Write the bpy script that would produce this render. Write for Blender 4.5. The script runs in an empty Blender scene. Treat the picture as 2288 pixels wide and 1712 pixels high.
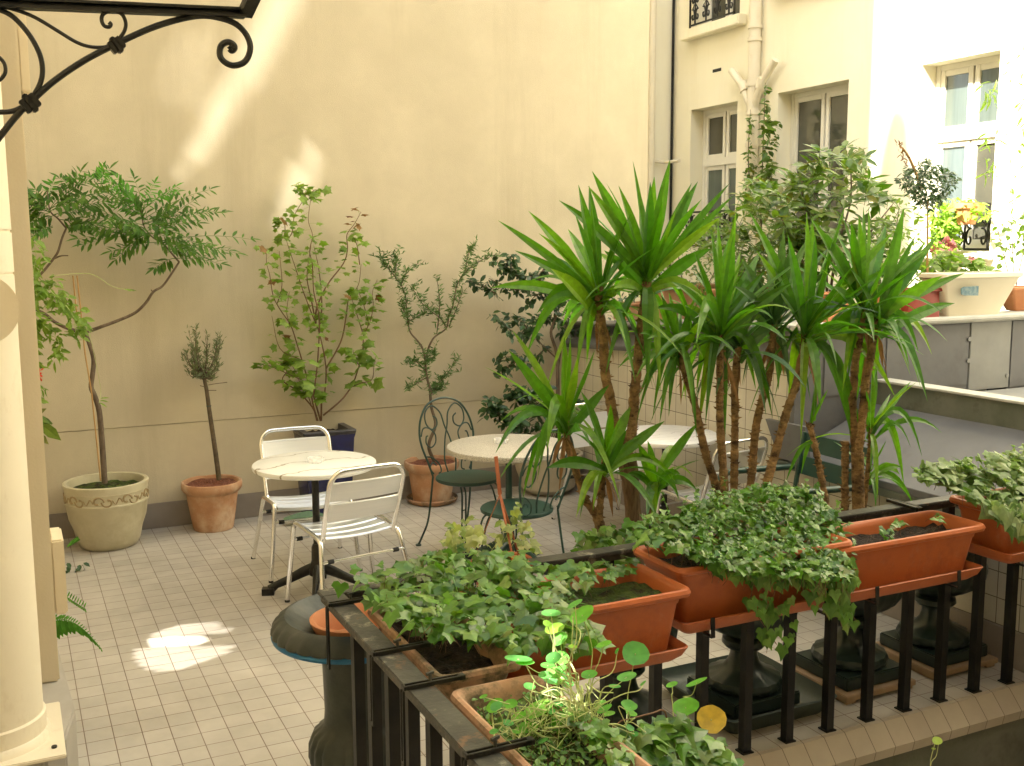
import bpy, bmesh, math, random
from mathutils import Vector, Matrix
R = math.radians
random.seed(7)
scene = bpy.context.scene
COL = scene.collection

# ------------------------------------------------------------ camera
CX, CY, CZ = -0.16928, -4.02246, 1.84585
FPX, YAW, PITCH, ROLL = 2338.6, 0.4501, 0.1334, -0.0048
_f = Vector((math.sin(YAW)*math.cos(PITCH), math.cos(YAW)*math.cos(PITCH), -math.sin(PITCH)))
_r0 = Vector((math.cos(YAW), -math.sin(YAW), 0)); _u0 = _r0.cross(_f)
_r = _r0*math.cos(ROLL) + _u0*math.sin(ROLL)
_u = -_r0*math.sin(ROLL) + _u0*math.cos(ROLL)
CAM = Vector((CX, CY, CZ))
cam_data = bpy.data.cameras.new("camera"); cam = bpy.data.objects.new("camera", cam_data)
COL.objects.link(cam); scene.camera = cam
cam_data.sensor_fit = 'HORIZONTAL'; cam_data.sensor_width = 36.0
cam_data.lens = 36.0*FPX/2288.0; cam_data.clip_start = 0.05; cam_data.clip_end = 500
m = Matrix((( _r.x, _u.x, -_f.x), (_r.y, _u.y, -_f.y), (_r.z, _u.z, -_f.z))).to_4x4()
m.translation = CAM; cam.matrix_world = m

# ------------------------------------------------------------ world, sun, exposure
SUN_EL, SUN_AZ = R(45), R(22.5)              # sun stands to the left (-x), a little behind the camera (-y)
sdir = Vector((-math.cos(SUN_EL)*math.cos(SUN_AZ), -math.cos(SUN_EL)*math.sin(SUN_AZ), math.sin(SUN_EL)))
world = bpy.data.worlds.new("World"); scene.world = world; world.use_nodes = True
nt = world.node_tree; nt.nodes.clear()
sky = nt.nodes.new('ShaderNodeTexSky'); sky.sky_type = 'NISHITA'; sky.sun_disc = False
sky.sun_elevation = SUN_EL; sky.sun_rotation = math.atan2(sdir.x, sdir.y)
sky.dust_density = 3.0; sky.air_density = 0.8; sky.ozone_density = 0.6
hs = nt.nodes.new('ShaderNodeHueSaturation'); hs.inputs['Saturation'].default_value = 0.35
wm = nt.nodes.new('ShaderNodeMixRGB'); wm.blend_type = 'MULTIPLY'; wm.inputs[0].default_value = 1.0
wm.inputs[2].default_value = (0.97, 1.0, 0.95, 1)
bg = nt.nodes.new('ShaderNodeBackground'); bg.inputs['Strength'].default_value = 0.15
wo = nt.nodes.new('ShaderNodeOutputWorld')
nt.links.new(sky.outputs[0], hs.inputs['Color']); nt.links.new(hs.outputs[0], wm.inputs[1])
nt.links.new(wm.outputs[0], bg.inputs[0]); nt.links.new(bg.outputs[0], wo.inputs[0])
sd = bpy.data.lights.new("sun", 'SUN'); sd.energy = 4.5; sd.angle = R(0.9); sd.color = (1.0, 0.96, 0.89)
so = bpy.data.objects.new("sun", sd); COL.objects.link(so); so.location = (-6, -4, 12)
so.rotation_euler = (-sdir).to_track_quat('-Z', 'Y').to_euler()
scene.view_settings.view_transform = 'Standard'; scene.view_settings.look = 'None'
scene.view_settings.gamma = 1.0; scene.view_settings.use_curve_mapping = False
scene.view_settings.exposure = 2.38
scene.render.engine = 'CYCLES'
try:
    scene.cycles.use_denoising = True
    scene.cycles.max_bounces = 8; scene.cycles.transparent_max_bounces = 12
    scene.cycles.sample_clamp_indirect = 6.0
except Exception: pass

# ------------------------------------------------------------ where things in the photo stand
def ray(px, py): return _f + _r*((px-1144)/FPX) - _u*((py-856)/FPX)
def atz(px, py, z=0.0):
    d = ray(px, py); return CAM + d*((z-CZ)/d.z)
def aty(px, py, y):
    d = ray(px, py); return CAM + d*((y-CY)/d.y)
def atx(px, py, x):
    d = ray(px, py); return CAM + d*((x-CX)/d.x)
def zm(x0, y0, s): return lambda x, y: (x0+x/s, y0+y/s)

# ------------------------------------------------------------ mesh helpers
def V(*a): return Vector(a)
class MB:
    def __init__(s): s.v = []; s.f = []; s.m = []
    def add(s, vs, fs, mi=0):
        o = len(s.v); s.v += [tuple(v) for v in vs]; s.f += [tuple(i+o for i in f) for f in fs]; s.m += [mi]*len(fs)
    def box(s, x0, x1, y0, y1, z0, z1, mi=0):
        vs = [(x,y,z) for z in (z0,z1) for y in (y0,y1) for x in (x0,x1)]
        s.add(vs, [(0,2,3,1),(4,5,7,6),(0,1,5,4),(2,6,7,3),(0,4,6,2),(1,3,7,5)], mi)
    def obox(s, c, ax, ay, az, mi=0):   # centre and three half-axis vectors
        c = Vector(c); vs = [c + ax*i + ay*j + az*k for k in (-1,1) for j in (-1,1) for i in (-1,1)]
        s.add(vs, [(0,2,3,1),(4,5,7,6),(0,1,5,4),(2,6,7,3),(0,4,6,2),(1,3,7,5)], mi)
    def bar(s, a, b, w, h, up=V(0,0,1), mi=0):
        a = Vector(a); b = Vector(b); d = (b-a); L = d.length; d.normalize()
        sx = d.cross(up); sx = sx.normalized() if sx.length > 1e-6 else V(1,0,0); uz = sx.cross(d)
        s.obox((a+b)/2, d*(L/2), sx*(w/2), uz*(h/2), mi)
    def tube(s, pts, r, n=8, cap=True, closed=False, mi=0, flat=1.0):
        pts = [Vector(p) for p in pts]; N = len(pts)
        rs = [r]*N if not isinstance(r, (list, tuple)) else list(r)
        t0 = (pts[1]-pts[0]).normalized(); nrm = t0.orthogonal().normalized()
        if abs(t0.z) < .9: nrm = (V(0,0,1) - t0*t0.z).normalized()
        base = len(s.v)
        for i, p in enumerate(pts):
            if closed: t = (pts[(i+1) % N]-pts[i-1]).normalized()
            else: t = (pts[min(i+1, N-1)]-pts[max(i-1, 0)])
            t = t.normalized() if t.length > 1e-9 else t0
            nrm = nrm - t*nrm.dot(t)
            nrm = nrm.normalized() if nrm.length > 1e-6 else t.orthogonal().normalized()
            b = t.cross(nrm)
            for k in range(n):
                a = 2*math.pi*k/n
                s.v.append(tuple(p + nrm*(math.cos(a)*rs[i]) + b*(math.sin(a)*rs[i]*flat)))
        M = N if closed else N-1
        for i in range(M):
            j = (i+1) % N
            for k in range(n):
                s.f.append((base+i*n+k, base+i*n+(k+1) % n, base+j*n+(k+1) % n, base+j*n+k)); s.m.append(mi)
        if cap and not closed:
            s.f.append(tuple(base+k for k in range(n))[::-1]); s.m.append(mi)
            s.f.append(tuple(base+(N-1)*n+k for k in range(n))); s.m.append(mi)
    def lathe(s, prof, n=32, c=(0,0,0), mi=0, flute=None):
        base = len(s.v); P = len(prof)
        for (r, z) in prof:
            for k in range(n):
                a = 2*math.pi*k/n; rr = r
                if flute: rr = r*(1 + flute(z, a))
                s.v.append((c[0]+rr*math.cos(a), c[1]+rr*math.sin(a), c[2]+z))
        for i in range(P-1):
            for k in range(n):
                s.f.append((base+i*n+k, base+i*n+(k+1) % n, base+(i+1)*n+(k+1) % n, base+(i+1)*n+k)); s.m.append(mi)
        if prof[0][0] > 1e-5: s.f.append(tuple(base+k for k in range(n))[::-1]); s.m.append(mi)
        if prof[-1][0] > 1e-5: s.f.append(tuple(base+(P-1)*n+k for k in range(n))); s.m.append(mi)
    def prism(s, poly, ax, lo, hi, mi=0):   # polygon of 2-D points extruded along axis ax
        def mk(p, h):
            q = list(p); q.insert(ax, h); return q
        n = len(poly); vs = [mk(p, lo) for p in poly] + [mk(p, hi) for p in poly]
        s.add(vs, [tuple(range(n))[::-1], tuple(range(n, 2*n))] + [(i, (i+1) % n, n+(i+1) % n, n+i) for i in range(n)], mi)
    def build(s, name, mat, parent=None, smooth=False, bevel=0, loc=None):
        me = bpy.data.meshes.new(name); vs = s.v
        if loc is not None: vs = [(a-loc[0], b-loc[1], c-loc[2]) for a, b, c in vs]
        me.from_pydata(vs, [], s.f)
        mats = mat if isinstance(mat, (list, tuple)) else [mat]
        for mm in mats: me.materials.append(mm)
        if len(mats) > 1: me.polygons.foreach_set('material_index', s.m)
        bm = bmesh.new(); bm.from_mesh(me)
        if bevel or smooth == 'weld': bmesh.ops.remove_doubles(bm, verts=bm.verts, dist=1e-5)
        if name not in ('foliage',): bmesh.ops.recalc_face_normals(bm, faces=bm.faces)
        if bevel:
            es = [e for e in bm.edges if len(e.link_faces) == 2 and e.calc_face_angle(0) > .5]
            bmesh.ops.bevel(bm, geom=es, offset=bevel, segments=2, affect='EDGES', clamp_overlap=True)
        bm.to_mesh(me); bm.free()
        if smooth:
            me.polygons.foreach_set('use_smooth', [True]*len(me.polygons))
            try: me.set_sharp_from_angle(angle=R(38))
            except Exception: pass
        me.update()
        o = bpy.data.objects.new(name, me); COL.objects.link(o)
        if parent is not None: o.parent = parent
        elif loc is not None: o.location = loc
        return o
def thing(name, label, cat, loc=(0,0,0), rz=0, group=None):
    o = bpy.data.objects.new(name, None); COL.objects.link(o); o.empty_display_size = .1
    o.location = loc; o.rotation_euler = (0,0,rz); o['label'] = label; o['category'] = cat
    if group: o['group'] = group
    return o
def tag(o, label, cat, group=None):
    o['label'] = label; o['category'] = cat
    if group: o['group'] = group
    return o
def struct(o): o['kind'] = 'structure'; return o
def kids(o): return [c for c in bpy.data.objects if c.parent == o]
def dup(root, loc, rz, label, group=None, name=None):
    r = root.copy(); COL.objects.link(r); r.location = loc; r.rotation_euler = (0,0,rz); r['label'] = label
    if group: r['group'] = group
    for ch in kids(root):
        c = ch.copy(); COL.objects.link(c); c.parent = r
        for g in kids(ch):
            d = g.copy(); COL.objects.link(d); d.parent = c
    return r
def spl(pts, k=6):          # Catmull-Rom
    pts = [Vector(p) for p in pts]
    if len(pts) < 3: return [pts[0].lerp(pts[1], i/k) for i in range(k+1)]
    q = [pts[0]*2-pts[1]] + pts + [pts[-1]*2-pts[-2]]; out = []
    for i in range(1, len(q)-2):
        for j in range(k):
            t = j/k; a, b, c, d = q[i-1], q[i], q[i+1], q[i+2]
            out.append(.5*((2*b)+(c-a)*t+(2*a-5*b+4*c-d)*t*t+(3*b-a-3*c+d)*t**3))
    out.append(pts[-1]); return out
def taper(a, b, n, p=1): return [a+(b-a)*(i/(n-1))**p for i in range(n)]
def rnd(a, b): return random.uniform(a, b)
def rvec(s=1): return V(rnd(-s,s), rnd(-s,s), rnd(-s,s))

# ------------------------------------------------------------ leaves
def put(mb, shape, pos, tip, nrm, size, mi=0):
    tip = tip.normalized() if tip.length > 1e-6 else V(0,0,1)
    nrm = nrm - tip*nrm.dot(tip)
    nrm = nrm.normalized() if nrm.length > 1e-4 else tip.orthogonal().normalized()
    x = tip.cross(nrm)
    vs, fs = shape
    mb.add([pos + x*(a*size) + tip*(b*size) + nrm*(c*size) for a, b, c in vs], fs, mi)
def fan(outline, centre, cz=.0, tipz=0):
    n = len(outline); vs = [(centre[0], centre[1], cz)] + [(x, y, -tipz*(x*x+.4*y*y)) for x, y in outline]
    return vs, [(0, 1+i, 1+(i+1) % n) for i in range(n)]
_iv = [(0,0),(.14,-.12),(.40,-.17),(.46,.06),(.62,.34),(.38,.42),(.22,.60),(0,.96)]
IVY = fan(_iv + [(-x, y) for x, y in _iv[1:-1]][::-1], (0,.25), .05, .20)
_i2 = [(0,.04),(.20,-.10),(.46,-.04),(.56,.22),(.34,.38),(.18,.60),(0,.92)]
IVY2 = fan(_i2 + [(-x, y) for x, y in _i2[1:-1]][::-1], (0,.25), -.04, .12)
_i3 = [(0,0),(.16,-.14),(.34,-.12),(.50,.20),(.26,.34),(.16,.56),(.02,1.05)]
IVY3 = fan(_i3 + [(-x*.85, y*.92) for x, y in _i3[1:-1]][::-1], (0,.22), .07, .34)
_mp = [(0,0),(.22,-.10),(.52,-.06),(.44,.16),(.70,.46),(.40,.50),(.26,.66),(.12,.72),(0,.98)]
MAPLE = fan(_mp + [(-x, y) for x, y in _mp[1:-1]][::-1], (0,.3), .04, .25)
def ell(w, fold=.12, bend=.12):
    vs = [(0,0,0),(-w*.72,.28,fold*w),(w*.72,.28,fold*w),(0,.30,0),(-w*.80,.62,fold*w-bend*.4),(w*.80,.62,fold*w-bend*.4),(0,.64,-bend*.4),(0,1,-bend)]
    return vs, [(0,3,1),(0,2,3),(1,3,6,4),(3,2,5,6),(4,6,7),(6,5,7)]
ELL = ell(.24); NARROW = ell(.13, .3, .15); WIDE = ell(.34, .2, .2); LANCE = ell(.10, .4, .3); PIN = ell(.17, .2, .12)
def _round(n=14):
    o = [(math.sin(2*math.pi*i/n)*.5*(1+.04*math.sin(5*i)), .5-math.cos(2*math.pi*i/n)*.5*(1+.04*math.cos(3*i))) for i in range(n)]
    return fan(o, (0,.45), -.07, 0)
ROUND = _round()
def sword(mb, p0, tip, w, lift=0.0, side=None, k=8, fold=.35):
    """long yucca leaf from p0 to tip; lift raises the middle"""
    p0 = Vector(p0); tip = Vector(tip); d = tip-p0; L = d.length
    ctl = p0 + d*.5 + V(0,0,1)*lift
    pts = []; 
    for i in range(k+1):
        t = i/k; pts.append(p0*(1-t)**2 + ctl*2*t*(1-t) + tip*t*t)
    ref = (side if side is not None else rvec())
    vs = []; fs = []
    for i, p in enumerate(pts):
        t = i/k; tg = (pts[min(i+1,k)]-pts[max(i-1,0)]).normalized()
        sx = tg.cross(ref); sx = sx.normalized() if sx.length > 1e-4 else tg.orthogonal().normalized()
        up = sx.cross(tg)
        ww = w*(.55+.9*t if t < .5 else 1.0*(1-((t-.5)/.5)**1.7))
        if i == k: ww = w*.02
        vs += [p - sx*ww + up*(fold*ww), p, p + sx*ww + up*(fold*ww)]
    for i in range(k):
        a = i*3; fs += [(a, a+1, a+4, a+3), (a+1, a+2, a+5, a+4)]
    mb.add(vs, fs)

# ------------------------------------------------------------ materials
def mat(name):
    m = bpy.data.materials.new(name); m.use_nodes = True; n = m.node_tree
    b = n.nodes['Principled BSDF']; return m, n, b
def N(n, t, **kw):
    x = n.nodes.new(t)
    for k, v in kw.items():
        if k in x.inputs: x.inputs[k].default_value = v
        else: setattr(x, k, v)
    return x
def ramp(n, stops):
    r = n.nodes.new('ShaderNodeValToRGB'); e = r.color_ramp.elements
    while len(e) < len(stops): e.new(.5)
    for i, (p, c) in enumerate(stops): e[i].position = p; e[i].color = (*c, 1) if len(c) == 3 else c
    return r
def coord(n, kind='Object', scale=(1,1,1)):
    tc = n.nodes.new('ShaderNodeTexCoord'); mp = n.nodes.new('ShaderNodeMapping'); mp.inputs['Scale'].default_value = scale
    n.links.new(tc.outputs[kind], mp.inputs[0]); return mp.outputs[0]
def surf(name, c1, c2, scale=4, rough=.7, bump=.1, bscale=60, metal=0, spec=.4, mid=(.35,.65), detail=6, rough2=None, stretch=(1,1,1), c3=None, scale3=1.5, bdist=.004, lo3=.5, hi3=.7, streak=None, dust=None):
    m, n, b = mat(name); co = coord(n, scale=stretch)
    no = N(n, 'ShaderNodeTexNoise', Scale=scale, Detail=detail, Roughness=.6); n.links.new(co, no.inputs['Vector'])
    rp = ramp(n, [(mid[0], c1), (mid[1], c2)]); n.links.new(no.outputs[0], rp.inputs[0]); col = rp.outputs[0]
    if c3:
        n3 = N(n, 'ShaderNodeTexNoise', Scale=scale3, Detail=8, Roughness=.7); n.links.new(co, n3.inputs['Vector'])
        r3 = ramp(n, [(lo3, (0,0,0)), (hi3, (1,1,1))]); n.links.new(n3.outputs[0], r3.inputs[0])
        mx = n.nodes.new('ShaderNodeMixRGB'); n.links.new(r3.outputs[0], mx.inputs[0]); n.links.new(col, mx.inputs[1]); mx.inputs[2].default_value = (*c3, 1); col = mx.outputs[0]
    if streak:      # faint vertical rain marks
        cs = coord(n, scale=(1,1,.09)); ns = N(n, 'ShaderNodeTexNoise', Scale=streak[1], Detail=7, Roughness=.7); n.links.new(cs, ns.inputs['Vector'])
        rs_ = ramp(n, [(.52, (0,0,0)), (.72, (.55,.55,.55))]); n.links.new(ns.outputs[0], rs_.inputs[0])
        mx = n.nodes.new('ShaderNodeMixRGB'); n.links.new(rs_.outputs[0], mx.inputs[0]); n.links.new(col, mx.inputs[1]); mx.inputs[2].default_value = (*streak[0], 1); col = mx.outputs[0]
    if dust:        # small dried splashes
        nd = N(n, 'ShaderNodeTexNoise', Scale=dust[1], Detail=9, Roughness=.75); n.links.new(coord(n, scale=(1,1,.6)), nd.inputs['Vector'])
        rd = ramp(n, [(.56, (0,0,0)), (.74, (.6,.6,.6))]); n.links.new(nd.outputs[0], rd.inputs[0])
        mx = n.nodes.new('ShaderNodeMixRGB'); n.links.new(rd.outputs[0], mx.inputs[0]); n.links.new(col, mx.inputs[1]); mx.inputs[2].default_value = (*dust[0], 1); col = mx.outputs[0]
    n.links.new(col, b.inputs['Base Color'])
    b.inputs['Roughness'].default_value = rough; b.inputs['Metallic'].default_value = metal
    b.inputs['Specular IOR Level'].default_value = spec
    if rough2 is not None:
        mr = N(n, 'ShaderNodeMapRange'); n.links.new(no.outputs[0], mr.inputs[0]); mr.inputs[1].default_value = .3; mr.inputs[2].default_value = .7
        mr.inputs[3].default_value = rough; mr.inputs[4].default_value = rough2; n.links.new(mr.outputs[0], b.inputs['Roughness'])
    if bump:
        nb = N(n, 'ShaderNodeTexNoise', Scale=bscale, Detail=4); n.links.new(co, nb.inputs['Vector'])
        bp = N(n, 'ShaderNodeBump', Strength=bump, Distance=bdist); n.links.new(nb.outputs[0], bp.inputs['Height']); n.links.new(bp.outputs[0], b.inputs['Normal'])
    return m
def leafm(name, cols, trans=.35, rough=.45, spec=.35, tcol=None, scale=None):
    m, n, b = mat(name); g = n.nodes.new('ShaderNodeNewGeometry')
    k = len(cols); rp = ramp(n, [(i/(k-1) if k > 1 else 0, c) for i, c in enumerate(cols)])
    n.links.new(g.outputs['Random Per Island'], rp.inputs[0])
    no = N(n, 'ShaderNodeTexNoise', Scale=45, Detail=2); n.links.new(coord(n), no.inputs['Vector'])
    mx = N(n, 'ShaderNodeMixRGB', blend_type='MULTIPLY'); mx.inputs[0].default_value = .5
    r2 = ramp(n, [(.3, (.6,.6,.6)), (.7, (1.25,1.25,1.25))]); n.links.new(no.outputs[0], r2.inputs[0])
    n.links.new(rp.outputs[0], mx.inputs[1]); n.links.new(r2.outputs[0], mx.inputs[2])
    n.links.new(mx.outputs[0], b.inputs['Base Color']); b.inputs['Roughness'].default_value = rough; b.inputs['Specular IOR Level'].default_value = spec
    t = n.nodes.new('ShaderNodeBsdfTranslucent'); ms = n.nodes.new('ShaderNodeMixShader'); ms.inputs[0].default_value = trans
    br = N(n, 'ShaderNodeMixRGB', blend_type='MULTIPLY'); br.inputs[0].default_value = 1; br.inputs[2].default_value = (*(tcol or (1.5,1.9,.5)), 1)
    n.links.new(mx.outputs[0], br.inputs[1]); n.links.new(br.outputs[0], t.inputs[0])
    out = n.nodes['Material Output']; n.links.new(b.outputs[0], ms.inputs[1]); n.links.new(t.outputs[0], ms.inputs[2]); n.links.new(ms.outputs[0], out.inputs[0])
    return m
def tiles(name, c1, c2, grout, bw, rh, mortar=.0016, rough=.35, axis='xy', off=(0,0,0), bump=.25):
    m, n, b = mat(name); tc = n.nodes.new('ShaderNodeTexCoord')
    sp = n.nodes.new('ShaderNodeSeparateXYZ'); cb = n.nodes.new('ShaderNodeCombineXYZ'); n.links.new(tc.outputs['Object'], sp.inputs[0])
    n.links.new(sp.outputs['xyz'.index(axis[0])], cb.inputs[0]); n.links.new(sp.outputs['xyz'.index(axis[1])], cb.inputs[1])
    mp = n.nodes.new('ShaderNodeMapping'); mp.inputs['Location'].default_value = off; n.links.new(cb.outputs[0], mp.inputs[0])
    bt = n.nodes.new('ShaderNodeTexBrick'); bt.offset = 0; bt.squash = 1
    n.links.new(mp.outputs[0], bt.inputs['Vector'])
    for k, v in {'Scale': 1, 'Mortar Size': mortar, 'Mortar Smooth': .1, 'Bias': 0, 'Brick Width': bw, 'Row Height': rh}.items(): bt.inputs[k].default_value = v
    bt.inputs['Color1'].default_value = (*c1,1); bt.inputs['Color2'].default_value = (*c2,1); bt.inputs['Mortar'].default_value = (*grout,1)
    no = N(n, 'ShaderNodeTexNoise', Scale=1.7, Detail=7, Roughness=.65); n.links.new(tc.outputs['Object'], no.inputs['Vector'])
    r2 = ramp(n, [(.3, (.80,.79,.77)), (.65, (1.06,1.06,1.06))]); n.links.new(no.outputs[0], r2.inputs[0])
    mx = N(n, 'ShaderNodeMixRGB', blend_type='MULTIPLY'); mx.inputs[0].default_value = 1
    n.links.new(bt.outputs[0], mx.inputs[1]); n.links.new(r2.outputs[0], mx.inputs[2]); n.links.new(mx.outputs[0], b.inputs['Base Color'])
    n2 = N(n, 'ShaderNodeTexNoise', Scale=9, Detail=4); n.links.new(tc.outputs['Object'], n2.inputs['Vector'])
    mr = N(n, 'ShaderNodeMapRange'); n.links.new(n2.outputs[0], mr.inputs[0]); mr.inputs[1].default_value = .3; mr.inputs[2].default_value = .7; mr.inputs[3].default_value = rough; mr.inputs[4].default_value = rough+.25
    n.links.new(mr.outputs[0], b.inputs['Roughness']); b.inputs['Specular IOR Level'].default_value = .35
    bp = N(n, 'ShaderNodeBump', Strength=bump, Distance=.002); bp.invert = True; n.links.new(bt.outputs['Fac'], bp.inputs['Height']); n.links.new(bp.outputs[0], b.inputs['Normal'])
    return m

M = {}
M['wall'] = surf('ochre_render', (.57,.50,.36), (.635,.56,.41), 2.3, .9, .5, 160, c3=(.50,.44,.315), scale3=.8, lo3=.42, hi3=.8, spec=.2, streak=((.45,.385,.265), 2.6))
M['facade'] = surf('cream_render', (.86,.79,.60), (.89,.83,.65), 1.2, .9, .2, 160, spec=.2, streak=((.78,.69,.49), 2.5))
M['pillar'] = surf('painted_plaster', (.70,.60,.42), (.75,.655,.48), 2, .75, .15, 120, spec=.3)
M['pipe_paint'] = surf('painted_iron', (.74,.66,.50), (.78,.70,.54), 3, .5, .12, 40, dust=((.60,.50,.34), 9))
M['skirt'] = surf('grey_skirting', (.25,.215,.185), (.30,.26,.225), 5, .6, .05)
M['floor'] = tiles('floor_tiles', (.43,.395,.34), (.485,.445,.385), (.19,.135,.10), .1, .10725, .0019, .32)
M['nose'] = tiles('kerb_tiles', (.42,.36,.28), (.46,.40,.31), (.15,.12,.09), .1, 9.0, .0016, .35, 'xy', off=(0,4,0))
M['walltile'] = tiles('parapet_tiles', (.55,.51,.41), (.60,.555,.45), (.14,.11,.085), .118, .118, .0022, .3, 'yz', off=(0,.07,0))
M['concrete'] = surf('old_concrete', (.10,.10,.075), (.19,.185,.15), 6, .9, .4, 40, c3=(.06,.075,.04), scale3=3)
M['zinc'] = surf('zinc_sheet', (.125,.125,.13), (.165,.165,.168), 3, .5, .05, 20, metal=.25, c3=(.11,.105,.10), scale3=2, rough2=.65)
M['zinc_pale'] = surf('pale_zinc', (.23,.23,.22), (.28,.28,.265), 4, .55, .05, 20, metal=.15)
M['zinc_edge'] = surf('weathered_pale_edge', (.42,.42,.38), (.52,.51,.46), 8, .6, .1, 40)
M['zinc_mossy'] = surf('mossy_zinc', (.10,.115,.085), (.165,.17,.14), 5, .6, .1, 40, metal=.15, c3=(.06,.055,.035), scale3=6, lo3=.55, hi3=.75)
M['iron'] = surf('black_iron', (.012,.012,.010), (.03,.028,.022), 20, .42, .3, 90, metal=.3)
M['railpaint'] = surf('worn_iron_paint', (.035,.035,.03), (.075,.072,.057), 9, .45, .4, 60, metal=.1, c3=(.20,.10,.045), scale3=14, lo3=.60, hi3=.72, dust=((.62,.56,.42), 17))
M['balpaint'] = surf('black_bar_paint', (.007,.007,.006), (.018,.017,.014), 9, .45, .2, 60, metal=.2)
M['plastic_terra'] = surf('terracotta_plastic', (.42,.105,.028), (.47,.125,.036), 5, .45, .06, 120, c3=(.33,.085,.03), scale3=9, dust=((.44,.20,.11), 13))
M['terra'] = surf('terracotta', (.40,.20,.10), (.52,.29,.16), 7, .85, .3, 60, c3=(.62,.48,.34), scale3=4, lo3=.45, hi3=.7, dust=((.22,.11,.06), 7))
M['terra_old'] = surf('weathered_terracotta', (.42,.23,.13), (.58,.37,.23), 7, .9, .4, 50, c3=(.13,.10,.055), scale3=7, lo3=.44, hi3=.58)
M['terra_new'] = surf('orange_terracotta', (.52,.21,.09), (.60,.27,.13), 6, .8, .2, 60)
M['cream_glaze'] = surf('cream_glaze', (.50,.45,.30), (.58,.53,.37), 6, .35, .1, 50, c3=(.42,.36,.22), scale3=2.5)
M['stone_pot'] = surf('pale_stone_pot', (.44,.38,.28), (.54,.47,.35), 5, .8, .3, 60, c3=(.34,.29,.20), scale3=3)
M['blue_glaze'] = surf('blue_glaze', (.008,.011,.06), (.018,.022,.12), 6, .22, .15, 20, spec=.6, c3=(.02,.02,.035), scale3=4)
M['pot_rim_dark'] = surf('dark_glaze', (.03,.03,.035), (.06,.055,.06), 12, .35, .2, 40)
M['urn'] = surf('dark_green_urn', (.012,.022,.016), (.025,.04,.028), 8, .3, .25, 25, spec=.5)
M['urn_stone'] = surf('grey_green_urn', (.020,.026,.022), (.045,.052,.042), 7, .40, .3, 50, c3=(.06,.063,.05), scale3=4)
M['soil'] = surf('potting_soil', (.012,.008,.005), (.06,.035,.02), 45, .95, 1, 120, bdist=.02)
M['chips'] = surf('bark_chips', (.10,.035,.02), (.30,.11,.06), 80, .9, 1, 90, bdist=.02)
M['moss'] = surf('mossy_soil', (.03,.06,.008), (.10,.14,.02), 30, .95, 1, 100, c3=(.03,.018,.01), scale3=14, lo3=.45, hi3=.6, bdist=.02)
M['alu'] = surf('polished_aluminium', (.86,.86,.86), (.90,.90,.90), 4, .22, .04, 90, metal=1)
M['alu_sheet'] = surf('brushed_aluminium', (.80,.82,.86), (.84,.86,.89), 3, .34, .03, 200, metal=.65, stretch=(1,1,30))
M['rubber'] = surf('black_rubber', (.01,.01,.01), (.02,.02,.02), 9, .7, 0)
M['green_metal'] = surf('dark_green_lacquer', (.015,.045,.035), (.02,.06,.045), 9, .35, .1, 200, spec=.5)
M['orange_cord'] = surf('orange_plastic_strap', (.42,.13,.06), (.50,.17,.08), 9, .5, 0)
M['hose'] = surf('blue_hose', (.01,.10,.22), (.02,.14,.28), 9, .5, .1)
M['white_frame'] = surf('white_window_frame', (.72,.68,.58), (.78,.74,.64), 3, .4, 0)
M['bark'] = surf('brown_bark', (.10,.07,.045), (.19,.14,.095), 30, .9, .6, 70, stretch=(1,1,.4))
M['bark_green'] = surf('green_brown_bark', (.07,.055,.03), (.14,.10,.06), 30, .85, .5, 70)
M['yucca_bark'] = surf('yucca_bark', (.14,.08,.035), (.43,.27,.11), 30, .9, .9, 60, stretch=(1,1,1.9), c3=(.06,.032,.015), scale3=15, lo3=.48, hi3=.62, bdist=.012)
M['trunk_cut'] = surf('furrowed_bark', (.10,.06,.03), (.22,.14,.08), 30, .9, .8, 70, stretch=(3,3,.5), bdist=.01)
M['bamboo'] = surf('bamboo_cane', (.42,.24,.08), (.52,.32,.13), 14, .6, .1)
M['dark_tray'] = surf('dark_green_tray', (.03,.045,.035), (.05,.07,.055), 9, .45, .1)
M['board'] = surf('pale_board', (.30,.20,.11), (.40,.28,.17), 8, .7, .2)
M['cream_plastic'] = surf('cream_plastic', (.84,.77,.60), (.87,.80,.64), 4, .5, .05)
M['red_plastic'] = surf('red_plastic', (.25,.028,.014), (.30,.04,.02), 4, .45, .05)
M['label_blue'] = surf('faded_blue_label', (.10,.20,.25), (.24,.33,.34), 60, .6, 0, mid=(.4,.6))
M['pink'] = surf('pink_petals', (.70,.20,.25), (.85,.40,.42), 30, .7, 0)
M['red'] = surf('red_petals', (.70,.04,.02), (.85,.12,.06), 30, .7, 0)
M['facade_alias'] = M['facade']  # same cream render as the facade, no darker
M['yucca'] = leafm('yucca_leaf', [(.055,.15,.010),(.085,.21,.014),(.06,.165,.022),(.13,.27,.018),(.18,.28,.02)], .40, .36, .5, (1.5,2.0,.3))
M['yucca_dark'] = leafm('blue_green_yucca_leaf', [(.05,.11,.03),(.07,.15,.05),(.11,.19,.08),(.055,.13,.02)], .22, .35, .5, (1.3,1.8,.5))
M['ivy'] = leafm('ivy_leaf', [(.045,.12,.014),(.085,.20,.022),(.13,.28,.035),(.065,.155,.018),(.21,.36,.07),(.13,.15,.03)], .28, .32, .55, (1.2,1.7,.4))
M['ivy_pale'] = leafm('pale_ivy_leaf', [(.12,.20,.05),(.20,.30,.10),(.34,.40,.20),(.09,.17,.04)], .3, .45)
M['ivy_var'] = leafm('variegated_ivy_leaf', [(.13,.20,.06),(.30,.34,.13),(.50,.50,.25),(.16,.25,.06)], .3, .5)
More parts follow.
